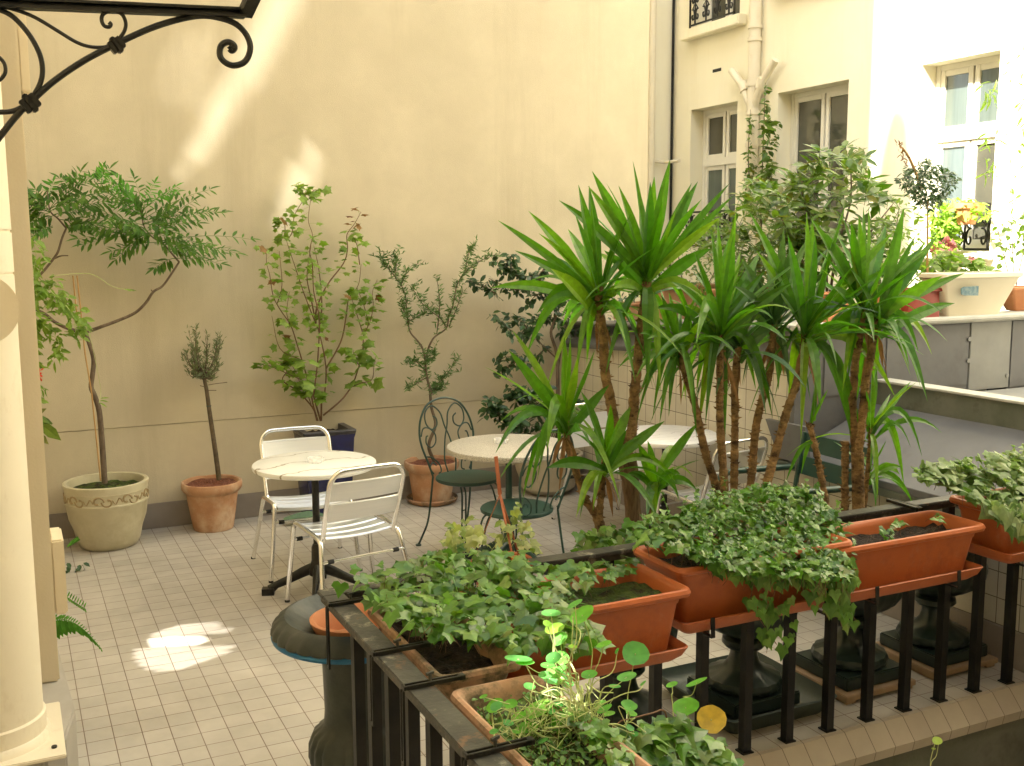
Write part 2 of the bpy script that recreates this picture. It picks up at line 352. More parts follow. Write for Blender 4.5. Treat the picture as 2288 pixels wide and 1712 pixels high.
M['shrub'] = leafm('shrub_leaf', [(.05,.11,.012),(.09,.165,.018),(.15,.22,.03),(.07,.13,.015),(.18,.17,.025)], .3, .33, .5)
M['dark_leaf'] = leafm('dark_leaf', [(.02,.05,.015),(.035,.08,.025),(.05,.11,.03)], .2, .35, .5)
M['pinnate'] = leafm('pinnate_leaf', [(.05,.13,.015),(.075,.17,.02),(.11,.21,.022),(.06,.14,.025)], .25, .5)
M['pinnate_l'] = leafm('bright_pinnate_leaf', [(.08,.26,.02),(.12,.32,.03),(.06,.2,.02)], .35, .5)
M['maple'] = leafm('lobed_leaf', [(.13,.21,.035),(.20,.30,.05),(.26,.36,.08),(.16,.24,.05)], .35, .5)
M['autumn'] = leafm('reddish_leaf', [(.16,.08,.02),(.24,.14,.03),(.14,.05,.02)], .3, .5, tcol=(1.5,1,.4))
M['willow'] = leafm('narrow_leaf', [(.06,.12,.035),(.10,.18,.06),(.15,.24,.09)], .25, .5)
M['olive'] = leafm('olive_leaf', [(.13,.16,.08),(.20,.23,.12),(.10,.12,.06)], .2, .5)
M['nast'] = leafm('nasturtium_leaf', [(.08,.30,.07),(.16,.42,.03),(.10,.34,.10),(.28,.50,.04)], .35, .5)
M['nast_y'] = leafm('yellowed_leaf', [(.60,.42,.04),(.52,.34,.03)], .3, .5, tcol=(1.3,1.2,.5))
M['stem_pale'] = surf('pale_green_stem', (.42,.50,.16), (.55,.58,.28), 20, .6, 0)
M['stem_brown'] = surf('brown_stem', (.13,.065,.035), (.20,.11,.06), 20, .7, 0)
M['fern'] = leafm('fern_leaf', [(.07,.22,.02),(.11,.30,.03)], .3, .5)
M['leaf_lime'] = leafm('lime_leaf', [(.25,.38,.05),(.38,.48,.09),(.15,.28,.03)], .35, .5)  # yellow-green of the leaf itself
M['bamboo_leaf'] = leafm('bamboo_leaf', [(.20,.32,.05),(.30,.40,.10)], .3, .5)
M['dead'] = leafm('dead_leaf', [(.22,.11,.04),(.34,.20,.09),(.15,.07,.03)], .2, .7, tcol=(1.2,1,.6))
def marble(name, base, vein, sc):
    m, n, b = mat(name); co = coord(n)
    w = N(n, 'ShaderNodeTexWave', Scale=sc, Distortion=7, Detail=5); w.inputs['Detail Scale'].default_value = 1.6; w.bands_direction = 'Y'
    n.links.new(co, w.inputs['Vector'])
    rp = ramp(n, [(.0, vein), (.012, base), (1, base)]); n.links.new(w.outputs[0], rp.inputs[0])
    no = N(n, 'ShaderNodeTexNoise', Scale=6, Detail=5); n.links.new(co, no.inputs['Vector']); r2 = ramp(n, [(.35,(.93,.93,.93)),(.65,(1,1,1))]); n.links.new(no.outputs[0], r2.inputs[0])
    mx = N(n, 'ShaderNodeMixRGB', blend_type='MULTIPLY'); mx.inputs[0].default_value = 1; n.links.new(rp.outputs[0], mx.inputs[1]); n.links.new(r2.outputs[0], mx.inputs[2])
    n.links.new(mx.outputs[0], b.inputs['Base Color']); b.inputs['Roughness'].default_value = .28; return m
M['marble'] = marble('cream_marble', (.87,.86,.81), (.30,.24,.15), 1.5)
M['marble_grey'] = marble('grey_veined_marble', (.82,.81,.79), (.45,.43,.41), 4)
M['granite'] = surf('speckled_granite', (.30,.27,.23), (.62,.58,.50), 220, .4, 0, detail=2, mid=(.40,.56))
def glassm(name, col, rough=.05, alpha=.25):
    m, n, b = mat(name); b.inputs['Base Color'].default_value = (*col,1); b.inputs['Roughness'].default_value = rough
    b.inputs['Specular IOR Level'].default_value = .9; b.inputs['Alpha'].default_value = alpha; return m
M['pane_dark'] = surf('dark_glass', (.06,.06,.045), (.09,.085,.06), 2, .06, 0, spec=.8)
M['pane_curtain'] = surf('curtained_glass', (.075,.095,.08), (.11,.135,.115), 2, .12, 0, spec=.7, stretch=(1,6,.4))
M['pane_white'] = surf('net_curtain_glass', (.09,.115,.11), (.13,.16,.15), 2, .12, 0, spec=.7, stretch=(1,6,.4))
M['clear'] = glassm('clear_glass', (.9,.9,.88), .03, .3)
M['room'] = surf('dark_room', (.03,.03,.025), (.05,.045,.035), 2, .9, 0)

# ============================================================ THE SETTING
WY = 3.02                     # plane of the big ochre wall
# --- terrace floor
b = MB(); b.box(-3, 3.69, -1.165, WY+.02, -.35, 0); b.box(-3, .66, -7, -1.165, -.35, 0)
fl = struct(b.build('floor', M['floor']))
b = MB(); b.prism([(-1.165,-.002),(-1.165,-.12),(-1.235,-.12),(-1.245,-.078),(-1.235,-.066),(-1.18,-.004)], 0, .66, 3.69)
struct(b.build('kerb', M['nose']))
b = MB(); b.box(.62, 8, -1.215, -1.17, -1.2, -.121)
struct(b.build('terrace_edge', M['concrete']))
b = MB(); b.box(.66, 9, -9, -1.215, -1.3, -.36)
struct(b.build('lower_floor', M['floor']))

# --- big ochre wall
hw = thing('side_wall', 'tall blank ochre rendered wall closing the back of the terrace', 'wall', (0,WY,0))
b = MB(); b.box(-4, 4.42, 0, .35, .684, 14); b.box(-4, 4.42, .004, .35, -.1, .680); b.build('render', M['wall'], hw)
b = MB(); b.box(-4, 3.69, -.012, 0.001, 0, .166); b.build('skirting', M['skirt'], hw, bevel=.003)
b = MB(); b.box(-4, 3.0, .36, 5.2, -.1, 14); b.build('rear_mass', M['wall'], hw)

# --- tiled parapet on the right with zinc above
pw = thing('parapet', 'low cream tiled parapet wall with grey skirting on the right of the terrace', 'wall', (3.69,0,0))
b = MB(); b.prism([(.46,0),(WY,0),(WY,1.06),(.46,1.20)], 0, 0, .2); b.box(0, .2, -4.5, .46, 0, .655); b.build('tile_face', M['walltile'], pw)
b = MB(); b.box(-.014, -.001, -4.5, WY, 0, .166); b.build('skirting', M['skirt'], pw, bevel=.003)
zc = thing('zinc_capping', 'grey zinc sheet fascia capping the tall part of the tiled parapet', 'roof edge', (3.69,0,0))
prf = [(-.03,-.01),(-.03,.02),(.06,.10),(.06,.15),(.0,.155),(.0,.185),(.26,.185),(.26,-.01)]
def shear(y): return 1.06 + (WY-y)*.0547
b = MB(); vs = [(x, y, shear(y)+zz) for y in (.455, WY) for x, zz in prf]; k = len(prf)
b.add(vs, [tuple(range(k))[::-1], tuple(range(k, 2*k))] + [(i, (i+1) % k, k+(i+1) % k, k+i) for i in range(k)]); b.build('fascia', M['zinc'], zc, bevel=.003)
b = MB(); b.tube([(-.01, .45, shear(.45)+.175),(-.01, WY, shear(WY)+.175)], .014, 8); b.build('rolled_edge', M['zinc_pale'], zc, smooth=True)
zf = thing('zinc_parapet', 'grey zinc clad upstand with pale rolled top edge carrying the planters', 'roof edge', (0,.42,0))
b = MB(); b.box(3.70, 5.03, 0, .15, .655, 1.36); b.box(5.38, 8.3, 0, .15, .655, 1.36); b.build('panel', M['zinc'], zf)
b = MB(); b.box(3.90, 5.02, -.006, -.001, .985, 1.35); b.box(5.39, 7, -.007, -.001, .945, 1.355); b.build('front_sheet', M['zinc'], zf, bevel=.002)
b = MB(); b.box(5.031, 5.379, -.008, .15, .945, 1.360); b.build('pale_patch', M['zinc_pale'], zf, bevel=.003)
b = MB(); b.box(3.68, 8.3, -.035, .30, 1.361, 1.39); b.tube([(3.68,-.03,1.383),(8.3,-.03,1.383)], .022, 10); b.build('coping', M['zinc_edge'], zf, bevel=.004)
for x, z_ in ((4.15,1.015), (4.55,1.015), (5.015,1.13), (5.015,1.26), (5.36,1.02), (5.9,1.0)):
    b = MB(); b.tube([(x,-.016,z_),(x,-.0065,z_)], .014, 12); b.build('rivet', M['zinc_pale'], zf)
for x in (4.36, 5.70):
    b = MB(); b.box(x-.004, x+.004, -.011, -.0075, .90, 1.35); b.build('seam', M['zinc'], zf)
zr = thing('zinc_roof', 'sloping grey zinc roof sheet rising behind the low parapet', 'roof', (3.69,0,0))
b = MB(); b.prism([(-.03,.64),(-.03,.675),(.575,.925),(.575,.88),(.2,.64)], 1, -4.5, .405); b.build('sheet', M['zinc'], zr, bevel=.002)
b = MB(); q4 = [atx(1739,1023,3.655), atx(1800,1040,3.655), atx(1800,955,3.655), atx(1710,936,3.655)]
b.prism([(p.y, p.z) for p in q4], 0, -.035, -.004)
b.build('end_flashing', M['zinc'], zr)
b = MB(); b.box(-.036, .05, -4.5, .56, .60, .639); b.build('gutter_strip', M['zinc_mossy'], zr, bevel=.003)
zu = thing('roof_upstand', 'mossy zinc upstand with pale top edge running diagonally across the roof', 'roof edge', (4.27,0,0))
b = MB(); b.box(0, .10, -4.5, .40, .90, 1.05); b.build('side', M['zinc_mossy'], zu)
b = MB(); b.box(-.012, .115, -4.5, .405, 1.051, 1.064); b.build('top_edge', M['zinc_edge'], zu, bevel=.003)
fr = thing('flat_roof', 'pale grey flat roof strip behind the mossy upstand', 'roof', (4.39,0,0))
b = MB(); b.box(0, 4.0, -4.5, .40, .86, .94); b.box(.55, 1.1, -.25, .30, .941, .955); b.box(1.35, 3, -1.2, .25, .941, .958); b.build('roof_sheet', M['zinc_pale'], fr, bevel=.004)
b = MB(); b.box(3.96, 8.3, .58, 12, 1.0, 1.16); struct(b.build('upper_terrace_floor', M['concrete']))

# --- cream facade on the far right
FX = 8.3
fc = thing('apartment_building', 'cream apartment building with white framed windows facing the terrace', 'building', (FX,0,0))
b = MB(); ops = [(6.93,7.93,1.74,3.60), (4.99,6.16,1.74,3.60), (3.04,3.97,1.74,3.60), (6.93,7.93,4.62,6.5), (4.70,6.0,4.86,6.7), (2.4,3.5,4.86,6.7)]
ys = sorted({-8.0, 8.36} | {o[0] for o in ops} | {o[1] for o in ops})
for y0, y1 in zip(ys, ys[1:]):
    hs_ = sorted([o for o in ops if o[0] <= y0+1e-4 and o[1] >= y1-1e-4], key=lambda o: o[2]); z = -1.3
    for o in hs_: b.box(0, .3, y0, y1, z, o[2]); z = o[3]
    b.box(0, .3, y0, y1, z, 12)
b.box(.31, 5, -8, 8.36, -1.3, 12)
b.box(-3.5, 8, 8.361, 9.2, -1.3, 12)
b.build('wall', M['facade'], fc)
def casement(y0, y1, z0, z1, pane, transom, right=None, pane2=None):
    fx = .20; b = MB(); fw = .06
    b.box(fx, fx+.08, y0, y0+fw, z0, z1); b.box(fx, fx+.08, y1-fw, y1, z0, z1)
    b.box(fx+.001, fx+.08, y0+fw, y1-fw, z1-fw, z1); b.box(fx+.001, fx+.08, y0+fw, y1-fw, z0, z0+fw)
    ym = (y0+y1)/2
    w = b.build('window', M['white_frame'], fc, bevel=.004)
    if transom: 
        b = MB(); b.box(fx-.012, fx+.075, y0+fw, y1-fw, transom-.05, transom+.05); b.build('transom', M['white_frame'], w, bevel=.004)
    secs = [(z0+fw, (transom-.05) if transom else z1-fw, pane)] + ([(transom+.05, z1-fw, pane2 or pane)] if transom else [])
    for za, zb, pm in secs:
        for a, c in ((y0+fw, ym-.012), (ym+.012, y1-fw)):
            b = MB(); g = .055
            b.box(fx+.008, fx+.06, a, a+g, za, zb); b.box(fx+.008, fx+.06, c-g, c, za, zb)
            b.box(fx+.009, fx+.06, a+g, c-g, zb-g, zb); b.box(fx+.009, fx+.06, a+g, c-g, za, za+g)
            s = b.build('sash', M['white_frame'], w, bevel=.003)
            b = MB(); b.box(fx+.03, fx+.036, a+g, c-g, za+g, zb-g); b.build('pane', right if (right and a < ym-.1 and za < z0+.2) else pm, w)
    return w
casement(6.93,7.93,1.74,3.60, M['pane_curtain'], 2.90, pane2=M['pane_dark'])
casement(4.99,6.16,1.74,3.60, M['pane_dark'], None)
casement(3.04,3.97,1.74,3.60, M['pane_white'], 2.88, pane2=M['pane_curtain'], right=M['pane_dark'])
for a in ops[3:]: casement(*a, M['pane_dark'], None)
for i, (y0, y1, z0) in enumerate([(6.78,8.02,4.50),(4.5,6.2,4.72),(2.3,3.7,4.72),(6.93,7.93,1.68),(4.99,6.16,1.68),(2.98,4.02,1.66)]):
    b = MB(); b.box(-.14 if i < 3 else -.08, -.001, y0, y1, z0, z0+.13 if i < 3 else z0+.06); b.build('sill', M['facade'], fc, bevel=.012)
b = MB(); b.box(-.004, -.001, 7.28, 7.46, 4.02, 4.06); b.build('vent_slot', M['room'], fc)
# guard rails of the facade windows
def guard(y0, y1, z0, z1, name_label, x=8.24):
    g = thing('window_guard', name_label, 'railing', (x, (y0+y1)/2, z0)); w = y1-y0; h = z1-z0
    b = MB(); b.box(-.012,.012,-w/2,w/2,h-.025,h); b.box(-.01,.01,-w/2,w/2,.03,.05); b.box(-.01,.01,-w/2,-w/2+.02,0,h-.025); b.box(-.01,.01,w/2-.02,w/2,0,h-.025)
    b.build('frame', M['iron'], g)
    n = max(2, int(w/.24)); 
    for i in range(n):
        b = MB(); c = -w/2 + (i+.5)*w/n; r = w/n*.42
        for s in (-1, 1):
            for zc in (h*.72, h*.30):
                pts = [V(0, c + s*(r*.5 + (r*.45*(1-t/1.6))*math.cos(4.6*t+1.2)), zc+(r*.9*(1-t/1.6))*math.sin(4.6*t+1.2)) for t in [k/14*1.45 for k in range(15)]]
                b.tube(pts, .011, 5)
        b.tube([(0,c,.04),(0,c,h-.02)], .012, 5); b.tube([(0,c-r*.5,h*.5),(0,c,h*.62),(0,c+r*.5,h*.5),(0,c,h*.38),(0,c-r*.5,h*.5)], .009, 5)
        b.build('scrollwork', M['iron'], g, smooth=True)
    return g
guard(2.98, 3.80, 1.72, 2.20, 'black scrolled iron guard below the sunlit right hand window', 8.36)
guard(6.95, 7.91, 1.75, 2.25, 'black scrolled iron guard below the left lower window, behind the yucca tips')
guard(6.95, 7.91, 4.64, 5.15, 'black star pattern iron guard of the upper window at the top edge', 8.24)
# downpipes
dp = thing('drainpipe', 'cream cast iron drainpipe with forked inlets and climbing ivy, on the cream facade', 'pipe', (8.22, 6.52, 0))
b = MB(); b.tube([(0,0,-.5),(0,0,9)], .075, 14); b.build('pipe', M['pipe_paint'], dp, smooth=True)
for z in (4.40, 4.25, 3.72, 3.38, 3.0):
    b = MB(); b.tube([(0,0,z),(0,0,z+.045)], .088, 14); b.build('collar', M['pipe_paint'], dp, smooth=True)
for s, dz in ((1,0),(-1,0)):
    b = MB(); b.tube([(0, 0, 3.42),(-.02, s*.10, 3.60+dz),(-.02, s*.20, 3.76+dz),(-.02, s*.42, 3.97+dz)], .046, 12); b.tube([(-.02,s*.14,3.68),(-.02,s*.20,3.79)], .06, 12)
    b.build('branch', M['pipe_paint'], dp, smooth=True)
dq = thing('drainpipe', 'slim cream pipe in the corner where the ochre wall ends', 'pipe', (7.92, 8.30, 0))
b = MB(); b.tube([(0,0,-.5),(0,0,9)], .045, 10); b.build('pipe', M['pipe_paint'], dq, smooth=True)
b = MB(); b.tube([(0,0,2.95),(.22,.0,2.93),(.22,-.35,2.93)], .022, 8); b.build('branch', M['pipe_paint'], dq, smooth=True)
b = MB(); b.tube([(0,0,-.5),(0,0,9)], .018, 6); o = b.build('cable_pipe', M['balpaint'], smooth=True); o.location = (8.27, 8.33, 0)
tag(o, 'thin dark vertical pipe running down the inner corner of the cream facade', 'pipe')

# --- house on the left; unseen wall with slots and crest added to shape the sun
def shade_hole(pts3):       # sun path from a point back to the plane x=-.8
    out = []
    for p in pts3:
        t = (-.80-p.x)/sdir.x; q = p + sdir*t; out.append((q.y, q.z))
    return out
hs3 = thing('house', 'plastered house corner with pilaster at the left edge of the terrace, its unseen wall slotted to shape sunlight', 'building', (-.8, 0, 0))
holes = []  # made-up openings that let sun patches through the shading wall
def wallpoly(px): return shade_hole([aty(x, y, WY) for x, y in px])
def strip(L, offs, wd):        # narrow slots side by side give a soft, half-bright band
    for of, cut in offs:
        n_ = len(L); k0, k1 = cut; pts = [(x+of*1.0, y+of*.45) for x, y in L][k0:n_-k1]
        a_ = [(x-wd/2, y-wd*.2) for x, y in pts]; b_ = [(x+wd/2, y+wd*.2) for x, y in pts]
        b_[-1] = (pts[-1][0]+1, pts[-1][1]+6); holes.append(wallpoly(a_+b_[::-1]))
LA = [(648,-30),(592,75),(540,180),(480,285),(430,352),(392,398)]
strip(LA, ((-27,(0,2)),(-13.5,(0,1)),(0,(0,0)),(13,(0,1)),(25,(0,3))), 8.5)
strip([(697,325),(684,380),(668,430),(650,480),(628,522)], ((-22,(1,1)),(-11,(1,0)),(0,(0,0)),(10.5,(0,2))), 8.0)
holes.append(shade_hole([aty(x, y, -2.1) for x, y in [(1130,1420),(1290,1400),(1330,1500),(1390,1640),(1300,1650),(1200,1560)]]))  # opening added to bring sun onto the nasturtiums
holes.append(shade_hole([aty(x, y, -1.98) for x, y in [(1030,1500),(1100,1490),(1110,1540),(1040,1545)]]))
for k in range(24):  # thin openings added for a soft glow on the floor
    py = 1396+k*4.4; hw_ = 115*math.sqrt(max(.1, 1-((py-1447)/56)**2)); xm = 415-(py-1447)*.5; xa = xm-hw_; xb = xm+hw_; xb -= 9*(k % 3); xa += 8*(k % 2)
    if 1419 < py < 1447: continue
    holes.append(shade_hole([atz(x, y, 0) for x, y in [(xa,py+2),(xb,py-6),(xb,py-4.3),(xa,py+3.7)]]))
holes.append(shade_hole([atz(x, y, 0) for x, y in [(330,1428),(390,1421),(450,1421),(468,1431),(440,1442),(340,1447)]]))
for k in range(8):  # fine slits added for a faint glow on the ochre wall
    xk = 372+k*15; hgt = (70+14*((k*7) % 5)/2)*math.sqrt(max(.05, 1-((xk-460)/105)**2)); holes.append(wallpoly([(xk,150-hgt),(xk+2.6,150-hgt),(xk+2.6-30,150+min(hgt*1.3,95)),(xk-30,150+min(hgt*1.3,95))]))
bm = bmesh.new()
shade_crest = []  # invented roof outline, shaped to cast the dark patch on the facade
for x, y in [(1948,440),(1962,380),(1990,240),(2012,222),(2034,248),(2040,300),(2046,440)]:
    p = atx(x, y, 8.3); t_ = (-.80-p.x)/sdir.x; q_ = p+sdir*t_; shade_crest.append((q_.y, q_.z))
outer = [(-7,-.4),(3.0,-.4),(3.0,10.4),(shade_crest[0][0]+.02,10.4)] + shade_crest + [(shade_crest[-1][0]-.02,10.4),(-7,10.4)]
loops = [(outer, V(-.2,0,0))] + [(h, sdir*(.2/abs(sdir.x))) for h in holes]
edges = []
for lp, sh in loops:
    f0 = [bm.verts.new((0,y,z)) for y, z in lp]; f1 = [bm.verts.new((sh.x, y+sh.y, z+sh.z)) for y, z in lp]; n = len(lp)
    for i in range(n):
        bm.faces.new((f0[i], f0[(i+1) % n], f1[(i+1) % n], f1[i]))
    edges.append(([bm.edges.get((f0[i], f0[(i+1) % n])) for i in range(n)], [bm.edges.get((f1[i], f1[(i+1) % n])) for i in range(n)]))
for k in (0, 1): bmesh.ops.triangle_fill(bm, use_beauty=True, use_dissolve=False, edges=[e for t in edges for e in t[k]])
me = bpy.data.meshes.new('wall'); bm.to_mesh(me); bm.free(); me.materials.append(M['pillar'])
o = bpy.data.objects.new('wall', me); COL.objects.link(o); o.parent = hs3  # out of view; shades the terrace and carries the added openings
b = MB(); b.box(.001, aty(136,1560,-.26).x+.8, -.26, .05, .361, 4.5); b.build('pilaster', M['pillar'], hs3, bevel=.006)
c0 = aty(147, 1285, -.15).x; px_ = aty(136,1560,-.26).x+.8
b = MB(); b.box(px_+.001, c0+.8, -.15, .04, aty(147,1372,-.15).z, aty(147,1205,-.15).z); b.build('ledge', M['pillar'], hs3, bevel=.006)
b = MB(); b.box(px_+.001, px_+.03, -.2, .04, aty(60,205,-.2).z, 4.5) ; b.build('corner_strip', M['pillar'], hs3, bevel=.004)
pl = thing('plinth', 'grey stone plinth with cut corners under the big cream pipe', 'plinth', (0,0,0))
e = [atz(168,1585,.36), atz(147,1650,.36), atz(100,1675,.36), atz(-200,1700,.36)]
b = MB(); poly = [(-.8,.45),(e[0].x-.03,.2),(e[0].x,e[0].y),(e[1].x,e[1].y),(e[2].x,e[2].y),(-.8,e[2].y-.03)]
b.prism(poly, 2, 0, .36); b.build('block', surf('grey_stone', (.36,.33,.28),(.42,.385,.33),5,.7,.1), pl, bevel=.008)
bp_ = thing('downpipe', 'wide cream painted pipe with square flange at the left edge', 'pipe', (-.29,-.66,.361))
b = MB(); b.lathe([(.15,.06),(.15,1.40),(.146,1.40),(.146,1.408),(.15,1.408),(.15,1.52),(.146,1.52),(.146,1.528),(.15,1.528),(.148,2.05),(.143,2.05),(.143,2.06),(.148,2.06),(.148,2.16),(.143,2.16),(.143,2.17),(.148,2.17),(.148,4.5)], 48); b.build('pipe', M['pipe_paint'], bp_, smooth=True)
b = MB(); b.lathe([(.170,.012),(.165,.03),(.157,.036),(.157,.085),(.150,.09)], 48); b.build('collar', M['pipe_paint'], bp_, smooth=True)
b = MB(); b.box(-.2,.20,-.2,.2,0,.012); b.build('flange', M['pipe_paint'], bp_, bevel=.003)
b = MB(); b.tube([(.17,-.14,.012),(.17,-.14,.018)], .008, 8); b.build('bolt', M['iron'], bp_)
q = aty(-45,692,-.80)
dc = thing('disc', 'round flat beige disc fixed in front of the cream pipe at the left edge', 'disc', q)
b = MB(); b.tube([(0,0,0),(0,.012,0)], (aty(44,692,-.80)-q).length, 48); b.build('plate', M['pillar'], dc, smooth=True)

rb_ = thing('added_building', 'dark rendered building added unseen behind the viewer to cut the sky light', 'building', (0,-5.8,0))  # out of view, put in to block skylight from behind
b = MB(); b.box(-.55, 9, -.4, 0, -1.3, 9.5); b.box(-.55, -.3, 0, .02, -1.3, 9.5); b.build('wall', surf('dark_render', (.30,.26,.19), (.36,.31,.23), 2, .9, .1), rb_)
# --- wrought iron awning bracket, top left
ab = thing('awning_bracket', 'black wrought iron awning frame with scrolled bracket, top left corner', 'bracket', (0,-1.5,0))
YB = -1.5
def B3(pts, k=8): return [aty(x, y, YB) - V(0,YB,0) for x, y in pts]
z = zm(0,0,3.31)
b = MB(); a_ = aty(-60,2,YB); c_ = aty(547,28,YB)
for dz, th in ((0,.006),(-.015,.007)):
    b.bar((a_.x,0,a_.z+dz+.006), (c_.x,0,c_.z+dz+.006), .03, th, V(0,0,1))
b.bar((a_.x,.008,a_.z-.003), (c_.x,.008,c_.z-.003), .006, .018, V(0,0,1))
d_ = aty(600,-20,YB)
b.bar((c_.x,0,c_.z-.004), (c_.x+.10,-.55,c_.z+.32), .03, .02); b.build('frame_bar', M['iron'], ab)
def scroll(pts, r0, r1, n=5, nm='scroll'):
    p = spl(B3([z(x, y) for x, y in pts]), n); b = MB(); b.tube(p, taper(r0, r1, len(p)), 8); return b.build(nm, M['iron'], ab, smooth=True)
scroll([(-60,1090),(0,1010),(120,860),(230,750),(400,600),(620,450),(860,325),(1100,215),(1300,150),(1470,118),(1600,128),(1730,170),(1810,240),(1850,330),(1840,410),(1800,465),(1730,485),(1670,465),(1630,420),(1628,360),(1650,325),(1690,312),(1725,330),(1735,355),(1715,375),(1698,360)], .0068, .0075, nm='main_arm')
b = MB(); c = aty(*z(1710,355), YB); b.lathe([(0,-.008),(.010,0),(0,.008)], 12, (c.x,0,c.z)); b.build('scroll_tip', M['iron'], ab)
scroll([(-80,20),(0,45),(120,75),(260,130),(420,225),(560,310),(660,345),(760,350),(830,335)], .004, .004)
scroll([(880,290),(920,230),(930,170),(905,110),(850,80),(800,85),(760,110),(752,150),(770,190),(805,200),(820,180),(805,165)], .004, .0045)
scroll([(-80,60),(0,75),(90,120),(180,210),(250,310),(300,420),(315,520),(300,610),(260,690),(230,740)], .0055, .0055)
scroll([(-60,830),(0,830),(80,825),(150,800),(200,760)], .0055, .0055)
scroll([(-60,400),(0,430),(35,480),(38,540),(0,590),(-50,600)], .004, .004)
for (x, y, s) in ((860,335,.016),(222,765,.018)):
    c = aty(*z(x, y), YB) - V(0,YB,0); dv = (aty(*z(x+80,y-55),YB)-aty(*z(x,y),YB)).normalized()
    b = MB(); b.obox(c, dv*s, V(0,.012,0), dv.cross(V(0,1,0))*s*.85); b.obox(c, dv*s*.35, V(0,.014,0), dv.cross(V(0,1,0))*s*1.15); b.build('clip', M['iron'], ab, bevel=.002)

# ============================================================ RAILING
rl = thing('railing', 'black iron railing with worn flat top rail and square bars around the terrace corner', 'railing', (.63,-1.14,0))
RZ = .84
b = MB(); b.box(-.03, 4.2, -.03, .03, RZ-.012, RZ); b.box(-.022, 4.2, -.022, .022, RZ-.034, RZ-.013); b.build('top_rail', M['railpaint'], rl, bevel=.002)
b = MB(); b.box(-.03, .034, -2.6, -.031, RZ-.012, RZ); b.box(-.022, .026, -2.6, -.023, RZ-.034, RZ-.013); o = b.build('top_rail', M['railpaint'], rl, bevel=.002)
bxs = [atz(p, q).x for p, q in ((1676,1688),(1762,1665),(1843,1632),(1928,1610),(2020,1590),(2095,1565),(2150,1538),(2205,1525))]
st = .196; x = bxs[0]
xs = [x-st*i for i in range(1, 6)][::-1] + [x+st*i for i in range(0, 9)]
for x in xs:
    b = MB(); b.box(x-.63-.0165, x-.63+.0165, -.0165, .0165, 0, RZ-.035); b.box(x-.63-.024, x-.63+.024, -.024, .024, .0, .005); b.build('baluster', M['balpaint'], rl)
for y in (-.26, -.40, -.54, -.68, -.82, -.96, -1.10, -1.24, -1.38, -1.52, -1.66, -1.8):
    b = MB(); b.box(-.0145, .0145, y-.0145, y+.0145, 0, RZ-.035); b.build('baluster', M['balpaint'], rl)

# ============================================================ WINDOW BOXES
def rrect(w, d, r, n=4):
    pts = []
    for cx_, cy_, a0 in ((w/2-r, d/2-r, 0), (-w/2+r, d/2-r, 90), (-w/2+r, -d/2+r, 180), (w/2-r, -d/2+r, 270)):
        for k in range(n+1):
            a = R(a0+90*k/n); pts.append((cx_+r*math.cos(a), cy_+r*math.sin(a)))
    return pts
def loft(b, secs, closed_bottom=True, mi=0):
    base = len(b.v); n = None
    for pts, z in secs:
        n = len(pts); b.v += [(x, y, z) for x, y in pts]
    for i in range(len(secs)-1):
        for k in range(n): b.f.append((base+i*n+k, base+i*n+(k+1) % n, base+(i+1)*n+(k+1) % n, base+(i+1)*n+k)); b.m.append(mi)
    if closed_bottom: b.f.append(tuple(base+k for k in range(n))[::-1]); b.m.append(mi)
def lumpy(b, w, d, z, r=.02, n=14, m=9, amp=.008):
    vs = []
    for j in range(m+1):
        for i in range(n+1): vs.append((-w/2+w*i/n, -d/2+d*j/m, z+rnd(-amp, amp)))
    b.add(vs, [(j*(n+1)+i, j*(n+1)+i+1, (j+1)*(n+1)+i+1, (j+1)*(n+1)+i) for j in range(m) for i in range(n)])
def window_box(label, cx_, cy_, zr, w, d, h, rz=0, body='plastic_terra', soil='soil', depth_soil=.045, tray=True, clamps=(), clips=2, grp='terracotta window boxes along the railing'):
    t = thing('window_box', label, 'planter', (cx_, cy_, zr-h), rz, grp)
    b = MB(); k = .035
    loft(b, [(rrect(w-2*k-.03, d-2*k-.02, .03), 0), (rrect(w-2*k+.012, d-2*k+.01, .03), h-.052), (rrect(w-2*k+.02, d-2*k+.016, .03), h-.046), (rrect(w-2*k+.024, d-2*k+.02, .03), h-.032),
             (rrect(w-.006, d-.006, .03), h-.022), (rrect(w, d, .03), h-.012), (rrect(w-.008, d-.008, .03), h-.002), (rrect(w-.024, d-.024, .026), h), (rrect(w-.044, d-.044, .022), h-.006), (rrect(w-.056, d-.056, .022), h-.02), (rrect(w-.075, d-.075, .02), h-.08)])
    b.build('body', M[body], t, smooth=True)
    b = MB(); lumpy(b, w-.07, d-.07, h-depth_soil, amp=.009); b.build('soil', M[soil], t, smooth=True)
    if tray:
        b = MB(); loft(b, [(rrect(w-.10, d-.055, .02), -.028), (rrect(w-.055, d-.012, .02), -.008), (rrect(w-.03, d+.01, .02), .018), (rrect(w-.036, d+.004, .02), .021), (rrect(w-.06, d-.02, .02), .0)]); b.build('tray', M[body], t, smooth=True)
    for sx in clips:
        b = MB(); y0 = -d/2-.012
        b.bar((sx, y0, -.036), (sx, y0+.004, .026), .014, .004, V(0,1,0)); b.bar((sx, y0, -.036), (sx, d/2, -.036), .014, .004)
        b.bar((sx, d/2+.006, -.036), (sx, d/2+.006, h-.02), .014, .004, V(0,1,0)); b.build('support_bracket', M['iron'], t)
    return t
window_box('terracotta plastic window box with mossy soil and a few ivy sprigs', 1.265, -1.46, .845, .64, .30, .19, clips=(-.22,), soil='moss')
window_box('terracotta plastic window box overflowing with the big dense ivy mound', 1.945, -1.375, .872, .70, .28, .19, clips=(-.23,.22))
window_box('terracotta plastic window box with bare dark soil and three small seedlings', 2.56, -1.395, .852, .70, .25, .17, clips=(-.18,.20))
